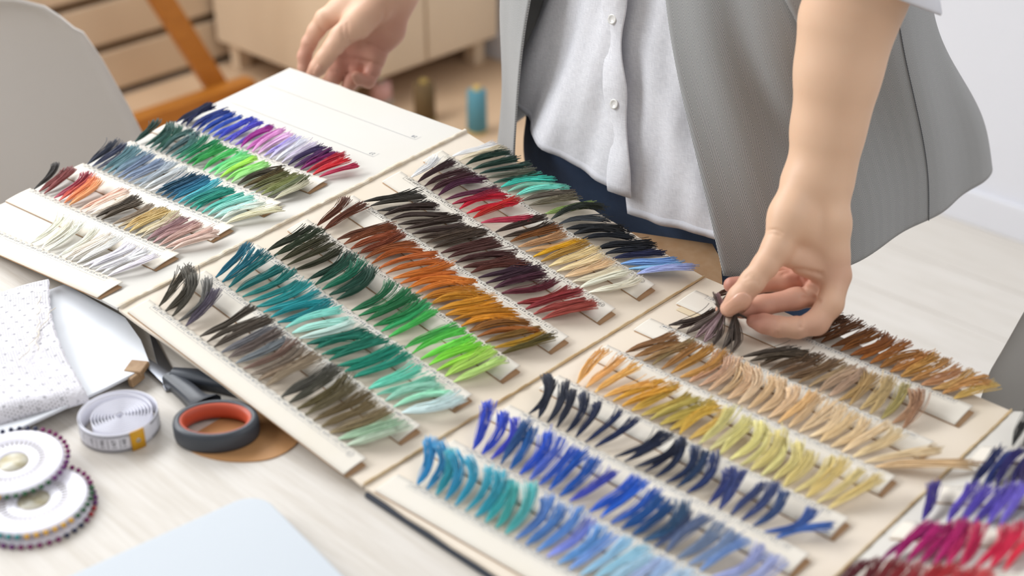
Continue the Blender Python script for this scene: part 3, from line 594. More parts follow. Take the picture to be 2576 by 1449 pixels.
# laptop
t = thing('laptop', 'closed pale silver laptop with rounded corners at the front of the table', 'laptop', (.14, -.66, TZ))
LAPM = mat('pale_aluminium', '#cbd2d9', .5, .3)
def rrect(x0, y0, x1, y1, r, n=10):
    P = []
    for (x, y, a) in ((x1-r, y1-r, 0), (x0+r, y1-r, 90), (x0+r, y0+r, 180), (x1-r, y0+r, 270)):
        for k in range(n+1): q = math.radians(a+90*k/n); P.append((x+r*math.cos(q), y+r*math.sin(q)))
    return P
lpts = [(-.040+(x+.048)*math.cos(-.14)-(y+.541)*math.sin(-.14), -.536+(x+.048)*math.sin(-.14)+(y+.541)*math.cos(-.14)) for x, y in rrect(-.048, -.765, .272, -.541, .022)]
MB().prism(lpts, TZ+.0075, TZ+.0150).build('lid', LAPM, t, smooth=False, bevel=.0015)
MB().prism(lpts, TZ+.0008, TZ+.0070).build('base', LAPM, t, smooth=False, bevel=.001)

# ------------------------------------------------------------------ the sewer
def smin(a, b, k):
    h_ = np.maximum(k-np.abs(a-b), 0)/k; return np.minimum(a, b)-h_*h_*k*.25
def cap_d(Q, a, b, ra, rb):
    a = np.asarray(a, np.float32); ba = np.asarray(b, np.float32)-a; L2 = float(ba@ba)+1e-12
    P = Q-a; t_ = np.clip((P@ba)/L2, 0, 1); return np.linalg.norm(P-t_[..., None]*ba, axis=-1)-(ra+(rb-ra)*t_)
def sdf_mesh(groups, h, carves=(), smooth=2):
    """smooth union of tapered capsules -> one closed skin (surface nets). groups: (capsules, inner blend, outer blend)"""
    pts = np.array([p for g in groups for c in g[0] for p in (np.asarray(c[0])-c[2]-.012, np.asarray(c[0])+c[2]+.012, np.asarray(c[1])-c[3]-.012, np.asarray(c[1])+c[3]+.012)])
    lo, hi = pts.min(0), pts.max(0); n = np.ceil((hi-lo)/h).astype(int)+1
    f = np.full(n, 1., np.float32)
    def region(caps, pad):
        q = np.array([p for c in caps for p in (np.asarray(c[0])-c[2], np.asarray(c[0])+c[2], np.asarray(c[1])-c[3], np.asarray(c[1])+c[3])])
        a = np.clip(((q.min(0)-pad-lo)/h).astype(int), 0, n); b = np.clip(((q.max(0)+pad-lo)/h).astype(int)+2, 0, n)
        sl = tuple(slice(x, y) for x, y in zip(a, b)); ax = [lo[i]+h*np.arange(a[i], b[i]) for i in range(3)]
        return sl, np.stack(np.meshgrid(*ax, indexing='ij'), -1).astype(np.float32)
    for caps, kin, kout in groups:
        sl, Q = region(caps, .012+kin); fg = None
        for c in caps:
            d = cap_d(Q, *c); fg = d if fg is None else smin(fg, d, kin)
        f[sl] = smin(f[sl], fg, kout)
    for P, d0, r, k in carves:
        P2 = cr(np.array(P, float), 6*len(P)); P = []
        for px, py in P2:
            for t_ in np.arange(d0-.07, d0+.07, h*.4):
                q = tuple(((atd(px, py, t_)-lo)/h+.5).astype(int))
                if min(q) >= 0 and all(a < b for a, b in zip(q, n)) and f[q] < 0: P.append(atd(px, py, t_)); break
        if len(P) < 2: continue
        caps = [(P[i], P[i+1], r, r) for i in range(len(P)-1)]; sl, Q = region(caps, .006); d = np.min([cap_d(Q, *c) for c in caps], axis=0)
        f[sl] = -smin(-f[sl], d, k)
    s = f < 0; c8 = [(i, j, k) for i in (0, 1) for j in (0, 1) for k in (0, 1)]
    S = sum(s[i:n[0]-1+i, j:n[1]-1+j, k:n[2]-1+k].astype(np.int8) for i, j, k in c8)
    cells = np.argwhere((S > 0) & (S < 8)); val = np.stack([f[cells[:, 0]+i, cells[:, 1]+j, cells[:, 2]+k] for i, j, k in c8], 1)
    acc = np.zeros((len(cells), 3)); cnt = np.zeros(len(cells)); off = np.array(c8, float)
    for a in range(8):
        for b in range(a+1, 8):
            if np.abs(off[a]-off[b]).sum() != 1: continue
            va, vb = val[:, a], val[:, b]; m_ = (va < 0) != (vb < 0); t_ = np.where(m_, va/(va-vb+1e-12*(~m_)), 0)
            acc += np.where(m_[:, None], off[a]+(off[b]-off[a])*t_[:, None], 0); cnt += m_
    V = lo+h*(cells+acc/cnt[:, None]); idx = -np.ones(np.array(n)-1, int); idx[tuple(cells.T)] = np.arange(len(cells))
    F = []
    for ax in range(3):
        o1, o2 = [(1, 2), (2, 0), (0, 1)][ax]; sa = [slice(0, n[i]) for i in range(3)]; sb = list(sa); sa[ax] = slice(0, n[ax]-1); sb[ax] = slice(1, n[ax])
        A, B = s[tuple(sa)], s[tuple(sb)]; e = np.argwhere(A != B); e = e[(e[:, o1] > 0) & (e[:, o2] > 0) & (e[:, o1] < n[o1]-1) & (e[:, o2] < n[o2]-1)]
        d1 = np.zeros(3, int); d1[o1] = 1; d2 = np.zeros(3, int); d2[o2] = 1
        q = np.stack([idx[tuple((e-x).T)] for x in (d1+d2, d2, 0*d1, d1)], 1); fl = ~A[tuple(e.T)]; q[fl] = q[fl][:, ::-1]; F.append(q)
    F = np.vstack(F); F = F[(F >= 0).all(1)]
    for _ in range(smooth):
        acc = np.zeros_like(V); cnt = np.zeros(len(V))
        for a, b in ((0, 1), (1, 2), (2, 3), (3, 0)):
            np.add.at(acc, F[:, a], V[F[:, b]]); np.add.at(acc, F[:, b], V[F[:, a]]); np.add.at(cnt, F[:, a], 1); np.add.at(cnt, F[:, b], 1)
        V = .5*V+.5*acc/np.maximum(cnt, 1)[:, None]
    return V, F
def chain(*pts):   # (px, py, distance, radius) along a limb -> tapered capsules
    q = [(atd(p[0], p[1], p[2]), p[3]) for p in pts]; return [(q[i][0], q[i+1][0], q[i][1], q[i+1][1]) for i in range(len(q)-1)]
def pts3(*p): return [atd(*q) for q in p]

sewer = thing('person', 'person in grey herringbone blazer, white shirt and jeans, hands on the folder', 'person', (-.14, .2, 0))
# left arm, hand pinching threads
elbowL = atd(2195, -90, 1.20)
G_left = [
    ([(np.array([.02, .22, 1.34]), elbowL, .047, .041)]+chain((2195, -90, 1.20, .041), (2143, 20, 1.222, .0375), (2105, 180, 1.243, .032), (2075, 330, 1.262, .0265), (2058, 440, 1.272, .0235))
     + chain((2100, 60, 1.235, .030), (2066, 440, 1.285, .0205)) + chain((2165, 20, 1.225, .032), (2080, 440, 1.275, .0205)), .02, .02),
    # palm: metacarpals and web
    (chain((2070, 440, 1.272, .021), (2090, 560, 1.268, .0165), (2107, 690, 1.270, .0122)) + chain((2050, 450, 1.280, .022), (2062, 560, 1.284, .019), (2085, 690, 1.290, .0125))
     + chain((2040, 460, 1.29, .019), (2040, 570, 1.298, .017), (2058, 680, 1.308, .012)) + chain((2030, 470, 1.295, .016), (2020, 570, 1.310, .014), (2035, 665, 1.322, .011))
     + chain((2018, 470, 1.268, .0205), (1985, 545, 1.260, .0172), (1952, 625, 1.256, .0128)) + chain((2010, 560, 1.268, .017), (2085, 640, 1.272, .012)) + chain((1962, 640, 1.263, .0085), (2020, 662, 1.272, .0085), (2085, 700, 1.275, .009)), .014, .018),
    (chain((1952, 625, 1.256, .0128), (1925, 668, 1.254, .0115), (1893, 708, 1.254, .0110), (1860, 748, 1.257, .0104), (1832, 776, 1.262, .0078)), .006, .006),
    (chain((2107, 695, 1.270, .0125), (2088, 765, 1.262, .0122), (2054, 812, 1.260, .0112), (2005, 824, 1.259, .0098), (1957, 822, 1.260, .0093), (1922, 814, 1.263, .0088), (1894, 808, 1.266, .0064)), .005, .005),
    (chain((2083, 690, 1.290, .0120), (2050, 742, 1.284, .0112), (2000, 752, 1.280, .0102), (1920, 768, 1.279, .0096), (1868, 775, 1.280, .0090), (1818, 778, 1.281, .0070)), .005, .004),
    (chain((2058, 680, 1.308, .0115), (2015, 700, 1.300, .0105), (1975, 708, 1.299, .0098), (1900, 714, 1.299, .0090), (1840, 717, 1.299, .0078)), .005, .003),
    (chain((2035, 665, 1.322, .0105), (1995, 688, 1.318, .0092), (1950, 692, 1.318, .0082), (1905, 722, 1.320, .0070)), .005, .003),
]
cv_left = [
    ([(1870, 702), (1890, 697), (1908, 707)], 1.25, .0006, .0016), ([(1875, 710), (1893, 705), (1911, 716)], 1.25, .0005, .0016), ([(1878, 694), (1893, 689), (1904, 697)], 1.25, .0004, .0015),
    ([(1957, 798), (1953, 820), (1958, 845)], 1.25, .0011, .003), ([(2003, 782), (2018, 798), (2014, 822)], 1.25, .0012, .003), ([(2022, 748), (2046, 752), (2062, 758)], 1.26, .0012, .003),
    ([(1968, 690), (2000, 678), (2040, 684), (2066, 690)], 1.265, .0010, .004), ([(2012, 700), (2024, 728), (2050, 748)], 1.275, .0010, .003), ([(1898, 792), (1930, 796)], 1.26, .0003, .001),
    ([(1930, 580), (1950, 578), (1968, 585)], 1.25, .0004, .002), ([(1932, 590), (1950, 589), (1964, 595)], 1.25, .0004, .002),
]
# right arm, hand holding the corner of the lifted page
elbowR = np.array([-.47, .20, 1.09])
G_right = [
    ([(np.array([-.33, .22, 1.34]), elbowR, .047, .041), (elbowR, atd(1000, -110, 1.735), .041, .0265), (elbowR, atd(985, -60, 1.742), .036, .026), (atd(1010, -110, 1.75), atd(1000, -20, 1.76), .025, .022)], .02, .02),
    (chain((985, -60, 1.742, .026), (945, 15, 1.748, .021), (900, 60, 1.742, .0175), (858, 92, 1.737, .0138))
     + chain((965, -40, 1.755, .024), (870, 20, 1.765, .0175), (818, 48, 1.768, .0135)) + chain((980, -30, 1.762, .024), (900, 80, 1.782, .017), (856, 118, 1.786, .0135))
     + chain((1000, -20, 1.765, .022), (950, 80, 1.786, .0165), (900, 132, 1.790, .0130)) + chain((1012, -20, 1.765, .020), (985, 80, 1.782, .0150), (943, 142, 1.788, .0118)) + chain((852, 135, 1.790, .0105), (945, 156, 1.792, .0100)), .014, .018),
    (chain((858, 92, 1.737, .0138), (838, 120, 1.738, .0120), (817, 146, 1.742, .0110), (800, 170, 1.748, .0104), (785, 187, 1.754, .0080)), .006, .006),
    (chain((818, 48, 1.768, .0132), (795, 78, 1.776, .0108), (778, 108, 1.784, .0098), (766, 142, 1.792, .0090), (766, 172, 1.797, .0084), (772, 190, 1.800, .0066)), .005, .004),
    (chain((856, 125, 1.786, .0128), (853, 162, 1.796, .0114), (838, 197, 1.804, .0102), (812, 220, 1.812, .0086), (800, 236, 1.815, .007)), .005, .004),
    (chain((900, 132, 1.790, .0124), (896, 172, 1.796, .0112), (886, 203, 1.803, .0100), (868, 232, 1.808, .0084)), .005, .004),
    (chain((943, 142, 1.788, .0112), (937, 178, 1.790, .0104), (926, 203, 1.786, .0092), (905, 200, 1.778, .0078), (895, 190, 1.772, .0066)), .005, .003),
]
cv_right = [
    ([(846, 140), (880, 146), (925, 155), (962, 166)], 1.775, .0013, .004), ([(866, 110), (905, 104), (945, 118), (985, 138)], 1.77, .0011, .004),
    ([(968, 15), (962, 55), (925, 92), (880, 108)], 1.75, .0013, .005), ([(862, 66), (863, 85), (868, 104)], 1.73, .0008, .003), ([(874, 62), (875, 82), (880, 100)], 1.73, .0007, .003),
    ([(802, 66), (815, 78)], 1.76, .0010, .003), ([(770, 116), (790, 122)], 1.77, .0009, .003), ([(918, 186), (942, 192)], 1.78, .0009, .003), ([(835, 178), (855, 183), (895, 182)], 1.79, .0009, .003),
]
G_torso = [([(np.array([-.21, .2, .92]), np.array([-.07, .2, .92]), .095, .095), (np.array([-.14, .2, .95]), np.array([-.15, .2, 1.2]), .085, .09), (np.array([-.22, .21, 1.25]), np.array([-.08, .21, 1.25]), .09, .09),
    (np.array([-.33, .22, 1.34]), np.array([.02, .22, 1.34]), .048, .048), (np.array([-.15, .2, 1.33]), np.array([-.15, .17, 1.50]), .055, .052),
    (np.array([-.235, .19, .88]), np.array([-.235, .175, .47]), .085, .052), (np.array([-.235, .175, .47]), np.array([-.24, .21, .07]), .052, .036), (np.array([-.24, .21, .055]), np.array([-.25, .10, .03]), .036, .028),
    (np.array([-.035, .19, .88]), np.array([-.035, .175, .47]), .085, .052), (np.array([-.035, .175, .47]), np.array([-.035, .21, .07]), .052, .036), (np.array([-.035, .21, .055]), np.array([-.03, .10, .03]), .036, .028)], .05, .05)]
SKIN = mat('skin', '#dca985', .5, .4, sss=.12, bump=(420, .05)); n, l, b = N(SKIN)
at_ = n.new('ShaderNodeAttribute'); at_.attribute_name = 'blush'; no = n.new('ShaderNodeTexNoise'); no.inputs['Scale'].default_value = 28; tc = n.new('ShaderNodeTexCoord'); l.new(tc.outputs['Object'], no.inputs['Vector'])
c_ = mix_node(SKIN, math_node(SKIN, 'MULTIPLY', no.outputs['Fac'], .45), lin('#e8c3a5'), lin('#d9ab8a')); c_ = mix_node(SKIN, at_.outputs['Fac'], c_, lin('#b9766a')); l.new(c_, b.inputs['Base Color'])
Vs, Fs, off = [], [], 0
for g, hs_, cvs in ((G_left, .0013, cv_left), (G_right, .0019, cv_right), (G_torso, .012, ())):
    v, f = sdf_mesh(g, hs_, cvs); Vs.append(v); Fs += [tuple(x+off for x in q) for q in f]; off += len(v)
body = obj('body', np.vstack(Vs), Fs, SKIN, sewer)
VB = np.vstack(Vs); bl = np.zeros(len(VB))
for (px, py, d, R, a) in ((1895, 808, 1.263, .034, .75), (1822, 776, 1.275, .026, .65), (1838, 717, 1.299, .035, .8), (1960, 760, 1.28, .045, .6), (2010, 700, 1.30, .04, .7), (2110, 690, 1.262, .022, .35), (2040, 830, 1.258, .03, .4),
                          (785, 187, 1.754, .035, .5), (770, 150, 1.79, .05, .6), (880, 160, 1.79, .06, .8), (930, 190, 1.785, .05, .75), (1000, 60, 1.77, .06, .6), (960, 120, 1.78, .05, .7), (870, 85, 1.735, .03, .3)):
    bl = np.maximum(bl, a*np.exp(-((np.linalg.norm(VB-atd(px, py, d), axis=1)/R)**2)))
body.data.attributes.new('blush', 'FLOAT', 'POINT').data.foreach_set('value', bl.astype(np.float32))
NAIL = mat('fingernail', '#dcab92', .22, .5)
from mathutils.bvhtree import BVHTree
BVH = BVHTree.FromPolygons(VB.tolist(), Fs)
def nail(p0, p1, hw):
    """a nail plate laid on the finger between two sight lines (root, free edge), hw = half width in pixels"""
    p0, p1 = np.array(p0, float), np.array(p1, float); ax = p1-p0; L_ = np.linalg.norm(ax); ax /= L_; sd = np.array([-ax[1], ax[0]]); G = []
    for u in np.linspace(0, 1, 12):
        wd_ = hw*(max(0, 1-abs(2*u-1)**3.2))**.5*(1 if u < .5 else .92)+.6; row = []
        for v in np.linspace(-1, 1, 9):
            q = p0+ax*L_*u+sd*wd_*v; h_ = BVH.ray_cast(Vector(CAM), Vector(ray(*q)).normalized(), 3)
            row.append(None if h_[0] is None else np.array(h_[0])+np.array(h_[1])*(.0006-.0004*abs(v)**3))
        G.append([r_ if r_ is not None else next(x for x in row if x is not None) for r_ in row])
    return MB().grid(np.array(G)).build('fingernail', NAIL, body, solid=-.0003)
nail((1888, 744), (1819, 793), 23)
nail((806, 163), (791, 192), 8)

# clothes --------------------------------------------------------
HERR = mat('herringbone_wool', '#a3a5a6', .8, .25, sheen=.3); n, l, b = N(HERR)
uvn = n.new('ShaderNodeUVMap'); sp = n.new('ShaderNodeSeparateXYZ'); l.new(uvn.outputs[0], sp.inputs[0])
tri = math_node(HERR, 'ABSOLUTE', math_node(HERR, 'SUBTRACT', math_node(HERR, 'FRACT', math_node(HERR, 'DIVIDE', sp.outputs[0], .019)), .5))
ph_ = math_node(HERR, 'FRACT', math_node(HERR, 'DIVIDE', math_node(HERR, 'ADD', sp.outputs[1], math_node(HERR, 'MULTIPLY', tri, .0285)), .0030))
st = math_node(HERR, 'ABSOLUTE', math_node(HERR, 'SUBTRACT', math_node(HERR, 'MULTIPLY', ph_, 2.), 1.))
no = n.new('ShaderNodeTexNoise'); no.inputs['Scale'].default_value = 900; l.new(uvn.outputs[0], no.inputs['Vector'])
fac = math_node(HERR, 'ADD', math_node(HERR, 'MULTIPLY', st, .8), math_node(HERR, 'MULTIPLY', no.outputs['Fac'], .25))
l.new(mix_node(HERR, fac, lin('#6c6d70'), lin('#babab8')), b.inputs['Base Color'])
bp = n.new('ShaderNodeBump'); bp.inputs['Strength'].default_value = .3; bp.inputs['Distance'].default_value = .001; l.new(fac, bp.inputs['Height']); l.new(bp.outputs[0], b.inputs['Normal'])
LIN = mat('white_linen', '#e9e9ef', .75, .25); n, l, b = N(LIN)
uvn = n.new('ShaderNodeUVMap'); mp = n.new('ShaderNodeMapping'); mp.inputs['Scale'].default_value = (1400, 120, 1); l.new(uvn.outputs[0], mp.inputs['Vector'])
mp2 = n.new('ShaderNodeMapping'); mp2.inputs['Scale'].default_value = (120, 1400, 1); l.new(uvn.outputs[0], mp2.inputs['Vector'])
na, nb = n.new('ShaderNodeTexNoise'), n.new('ShaderNodeTexNoise'); na.inputs['Scale'].default_value = nb.inputs['Scale'].default_value = 1; l.new(mp.outputs[0], na.inputs['Vector']); l.new(mp2.outputs[0], nb.inputs['Vector'])
wv_ = math_node(LIN, 'MULTIPLY', math_node(LIN, 'ADD', na.outputs['Fac'], nb.outputs['Fac']), .5)
l.new(mix_node(LIN, math_node(LIN, 'MULTIPLY_ADD', wv_, 4., -1.5), lin('#dcdce2'), lin('#f0f0f5')), b.inputs['Base Color'])
bp = n.new('ShaderNodeBump'); bp.inputs['Strength'].default_value = .25; bp.inputs['Distance'].default_value = .0008; l.new(wv_, bp.inputs['Height'])
cr_ = n.new('ShaderNodeTexNoise'); cr_.inputs['Scale'].default_value = 22; cr_.inputs['Detail'].default_value = 3; l.new(uvn.outputs[0], cr_.inputs['Vector'])
bp2 = n.new('ShaderNodeBump'); bp2.inputs['Strength'].default_value = .35; bp2.inputs['Distance'].default_value = .008; l.new(cr_.outputs['Fac'], bp2.inputs['Height']); l.new(bp.outputs[0], bp2.inputs['Normal']); l.new(bp2.outputs[0], b.inputs['Normal'])
HEM = mat('linen_hem', '#dcdce2', .7, .25, bump=(300, .2))
DENIM = mat('blue_denim', '#2d3444', .85, .2, bump=(500, .3), noise=(9, '#4a6288', .5))

def loft(levels, nu, zs, fold=None):
    """cloth hung through plan curves given at several heights; zs(u) -> heights per column"""
    lev = sorted(levels, key=lambda q: q[0]); Z = np.array([q[0] for q in lev]); C = []
    for _, P in lev:
        c = cr(np.array(P, float), 400); s_ = np.r_[0, np.cumsum(np.linalg.norm(np.diff(c, axis=0), axis=1))]; C.append(np.stack([np.interp(np.linspace(0, s_[-1], nu), s_, c[:, k]) for k in (0, 1)], 1))
    C = np.array(C); z = np.array([zs(u) for u in np.linspace(0, 1, nu)]).T     # rows x nu
    G = np.zeros((*z.shape, 3))
    for j in range(nu):
        for k in (0, 1): G[:, j, k] = np.interp(z[:, j], Z, C[:, j, k]) if len(Z) < 3 else _pch(Z, C[:, j, k], z[:, j])
    G[:, :, 2] = z
    arc = np.r_[0, np.cumsum(np.linalg.norm(np.diff(C[0], axis=0), axis=1))]
    uv = np.stack([np.broadcast_to(arc, z.shape), z], -1)
    if fold is not None:
        T = np.gradient(G, axis=1); nrm = np.stack([T[..., 1], -T[..., 0], 0*T[..., 0]], -1); nrm /= np.linalg.norm(nrm, axis=-1, keepdims=True)+1e-9
        G += nrm*fold(uv[..., 0], z)[..., None]
    return G, uv
def _pch(x, y, q):
    d = np.diff(y)/np.diff(x); m_ = np.r_[d[0], (d[1:]+d[:-1])/2, d[-1]]; i = np.clip(np.searchsorted(x, q)-1, 0, len(x)-2); h_ = x[i+1]-x[i]; t_ = (q-x[i])/h_
    return (2*t_**3-3*t_**2+1)*y[i]+(t_**3-2*t_**2+t_)*h_*m_[i]+(-2*t_**3+3*t_**2)*y[i+1]+(t_**3-t_**2)*h_*m_[i+1]
# jeans
jv, jf = sdf_mesh([([(np.array([-.16, .205, .95]), np.array([-.12, .205, .95]), .095, .095), (np.array([-.248, .190, .775]), np.array([-.05, .185, .775]), .122, .106), (np.array([-.250, .186, .765]), np.array([-.240, .175, .46]), .124, .080), (np.array([-.235, .175, .46]), np.array([-.24, .21, .10]), .076, .064),
    (np.array([-.045, .185, .775]), np.array([-.035, .175, .46]), .106, .076), (np.array([-.035, .175, .46]), np.array([-.035, .21, .10]), .076, .064)], .03, .03)], .007)
jv[:, :2] += .0025*np.c_[np.sin(jv[:, 2]*70+jv[:, 0]*25), np.sin(jv[:, 2]*55+jv[:, 0]*30)]
jeans = obj('jeans', jv, jf, DENIM, sewer)
for x in (-.245, -.03):
    m = MB(); m.tube(cr([(x, .235, .0), (x, .13, .0), (x-.005*np.sign(-.14-x), .04, .0)], 3)+np.array([0, 0, .035]), [.035, .042, .026], 12, flat=.75); m.build('shoe', WALL_M, sewer)
# shirt: right front panel with the button placket over the left front panel, one cloth round the back
def hemz(pts):
    x, y = zip(*pts); return lambda u: np.interp(u, x, y)
S_lev = [(.70, [(-.108, .030), (-.2, .030), (-.29, .038), (-.366, .085), (-.402, .18), (-.34, .31), (-.14, .36), (.04, .32), (.09, .2), (.05, .075), (-.03, .045), (-.118, .041)]),
         (.80, [(-.128, .036), (-.21, .036), (-.29, .044), (-.362, .092), (-.396, .19), (-.33, .32), (-.14, .355), (.03, .32), (.075, .2), (.04, .085), (-.04, .052), (-.146, .045)]),
         (.98, [(-.165, .058), (-.24, .07), (-.30, .10), (-.335, .15), (-.345, .22), (-.32, .31), (-.15, .335), (0., .31), (.04, .21), (.01, .12), (-.07, .078), (-.20, .073)]),
         (1.20, [(-.15, .09), (-.22, .095), (-.28, .12), (-.31, .17), (-.315, .22), (-.29, .28), (-.15, .31), (-.01, .28), (.02, .22), (.0, .14), (-.07, .10), (-.18, .102)]),
         (1.38, [(-.15, .145), (-.2, .15), (-.24, .17), (-.26, .19), (-.265, .22), (-.24, .25), (-.15, .265), (-.06, .25), (-.04, .22), (-.05, .18), (-.1, .152), (-.147, .149)])]
hS = hemz([(0, .778), (.05, .785), (.10, .800), (.15, .821), (.2, .85), (.25, .88), (.33, .85), (.5, .76), (.68, .80), (.78, .80), (.86, .772), (.92, .758), (1, .752)])
nz_ = 70
def shirt_fold(a, z):
    L_ = 1.32; u = a/L_; w_ = np.clip((1.02-z)/.15, 0, 1)
    return .0085*np.sin((a*1.5+z*1.0)*36+.6)*np.exp(-((u-.14)/.10)**2)*w_+.004*np.sin((a*1.2-z*.5)*60+1)*np.exp(-((u-.92)/.09)**2)*w_+.0012*np.sin(a*160+z*60)
G, uv = loft(S_lev, 200, lambda u: np.linspace(float(hS(u)), 1.38, nz_), shirt_fold)
shirt = MB().grid(G).build('shirt', LIN, sewer, uv=uv.reshape(-1, 2), solid=.0008)
MB().grid(G[0:2]*1+np.array([0, -.0005, 0])).build('hem', HEM, shirt, solid=.0005)
# placket band: follows the right front edge
pl = G[:, 0:9].copy(); T = pl[:, 1]-pl[:, 0]; T /= np.linalg.norm(T, axis=1)[:, None]; col = []
for k, (s_, d_) in enumerate(((.0, .0012), (.001, .0026), (.015, .0028), (.029, .0026), (.031, .0008))):
    e = G[:, 0]+T*(s_-.004)+np.array([0, -1, 0])*d_; wob = .0022*np.sin(G[:, 0, 2]*75)*(s_ < .02); e = e+T*wob[:, None]; col.append(e)
pk = np.stack(col, 1); puv = np.stack([np.broadcast_to(np.array([0, .003, .016, .03, .033]), pk.shape[:2]), pk[..., 2]], -1)
plk = MB().grid(pk).build('button_placket', LIN, shirt, uv=puv.reshape(-1, 2), solid=.0006)
BUT = mat('pearl_button', '#e4e2de', .15, .6)
for (px, py) in ((1569, 42), (1572, 258)):
    i = int(np.argmin([abs((lambda q: 1288+FPX*((q-CAM)@RT)/((q-CAM)@FW))(p)-px)+3*abs((lambda q: 724.5-FPX*((q-CAM)@UPV)/((q-CAM)@FW))(p)-py) for p in pk[:, 2]]))
    c = pk[i, 2]+np.array([0, -.0008, 0]); m = MB(); ax = [(1, 0, 0), (0, .3, .954), (0, -.954, .3)]
    m.lathe([(.0001, .0006), (.0030, .0006), (.0036, .0012), (.0050, .0013), (.0056, .0008), (.0054, 0)], c, 24, ax, cap=False); m.build('button', BUT, plk)
# blazer
BZ = [(.70, [(.052, -.004), (.070, .050), (.083, .12), (.09, .20), (.093, .29), (.096, .38), (.098, .45), (.078, .505), (.02, .54), (-.15, .56), (-.32, .54), (-.40, .48), (-.435, .36), (-.44, .24), (-.43, .16), (-.385, .092), (-.335, .055), (-.285, .020)]),
      (.80, [(.001, .010), (.040, .048), (.076, .112), (.092, .20), (.096, .28), (.097, .36), (.093, .41), (.065, .455), (0., .475), (-.15, .485), (-.31, .475), (-.385, .42), (-.42, .33), (-.425, .23), (-.415, .155), (-.375, .095), (-.332, .060), (-.288, .024)]),
      (.98, [(-.098, .048), (-.03, .054), (.045, .085), (.092, .14), (.102, .19), (.092, .24), (.060, .285), (.01, .32), (-.05, .34), (-.15, .355), (-.26, .355), (-.345, .35), (-.385, .29), (-.395, .22), (-.385, .14), (-.352, .075), (-.315, .052), (-.274, .038)]),
      (1.16, [(-.14, .075), (-.07, .075), (.0, .09), (.045, .13), (.062, .19), (.058, .25), (.04, .30), (0., .33), (-.06, .345), (-.15, .35), (-.24, .345), (-.31, .32), (-.345, .27), (-.35, .21), (-.335, .15), (-.305, .11), (-.275, .09), (-.235, .082)]),
      (1.40, [(-.14, .13), (-.11, .14), (-.08, .155), (-.05, .175), (-.04, .20), (-.045, .225), (-.06, .245), (-.085, .258), (-.11, .265), (-.15, .27), (-.19, .265), (-.22, .255), (-.24, .24), (-.25, .22), (-.245, .19), (-.225, .165), (-.205, .15), (-.185, .14)])]
hB = hemz([(0, .7515), (.012, .747), (.03, .738), (.06, .730), (.10, .727), (.33, .727), (.40, .728), (.5, .73), (.8, .73), (.93, .73), (1, .72)])
def bl_fold(a, z):
    w_ = np.clip((1.12-z)/.2, 0, 1); return w_*(.0045*np.sin(a*55+z*5)*np.exp(-((a-.09)/.07)**2)+.004*np.sin(a*38-1.2+z*3)*np.exp(-((a-.35)/.16)**2)+.003*np.sin(a*45)*np.exp(-((a-1.25)/.2)**2)-.006*np.exp(-((a-.115-(z-.9)*-.1)/.022)**2)*np.clip((z-.80)/.15, 0, 1))
G, uv = loft(BZ, 260, lambda u: np.linspace(float(hB(u)), 1.40, 80), bl_fold)
blazer = MB().grid(G).build('blazer', HERR, sewer, uv=uv.reshape(-1, 2), solid=.0022)
LINING = mat('grey_lining', '#7d7f86', .5, .4)
# side seam and pocket flap
arcu = uv[0, :, 0]; js = int(np.argmin(abs(arcu-.318)))
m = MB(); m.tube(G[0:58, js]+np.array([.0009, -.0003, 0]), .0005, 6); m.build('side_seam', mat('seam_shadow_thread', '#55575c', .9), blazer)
tf = [atd(1962, -60, 1.30), atd(1968, 15, 1.30)]
def on_blazer(px, py):
    p = G.reshape(-1, 3); v = p-CAM; z = v@FW; q = np.abs(1288+FPX*(v@RT)/z-px)+np.abs(724.5-FPX*(v@UPV)/z-py)+20*np.maximum(z-1.75, 0)+np.where(z > np.min(z[(np.abs(1288+FPX*(v@RT)/z-px) < 14) & (np.abs(724.5-FPX*(v@UPV)/z-py) < 14)], initial=9)+.1, 500, 0); return p[int(np.argmin(q))]
fl = [on_blazer(x, y)-FW*.004 for x, y in ((1966, 6), (2030, 130), (2110, 112), (2060, -25))]
m = MB(); fa, fb, fc, fd = fl; m.grid([[fa*(1-a)*(1-b)+fb*a*(1-b)+fd*(1-a)*b+fc*a*b-FW*.004*math.sin(a*3) for b in np.linspace(0, 1, 8)] for a in np.linspace(0, 1, 12)])
uvf = np.stack(np.meshgrid(np.linspace(0, .05, 8), np.linspace(0, .05, 12)), -1).reshape(-1, 2); m.build('pocket_flap', HERR, blazer, uv=uvf, solid=.003)
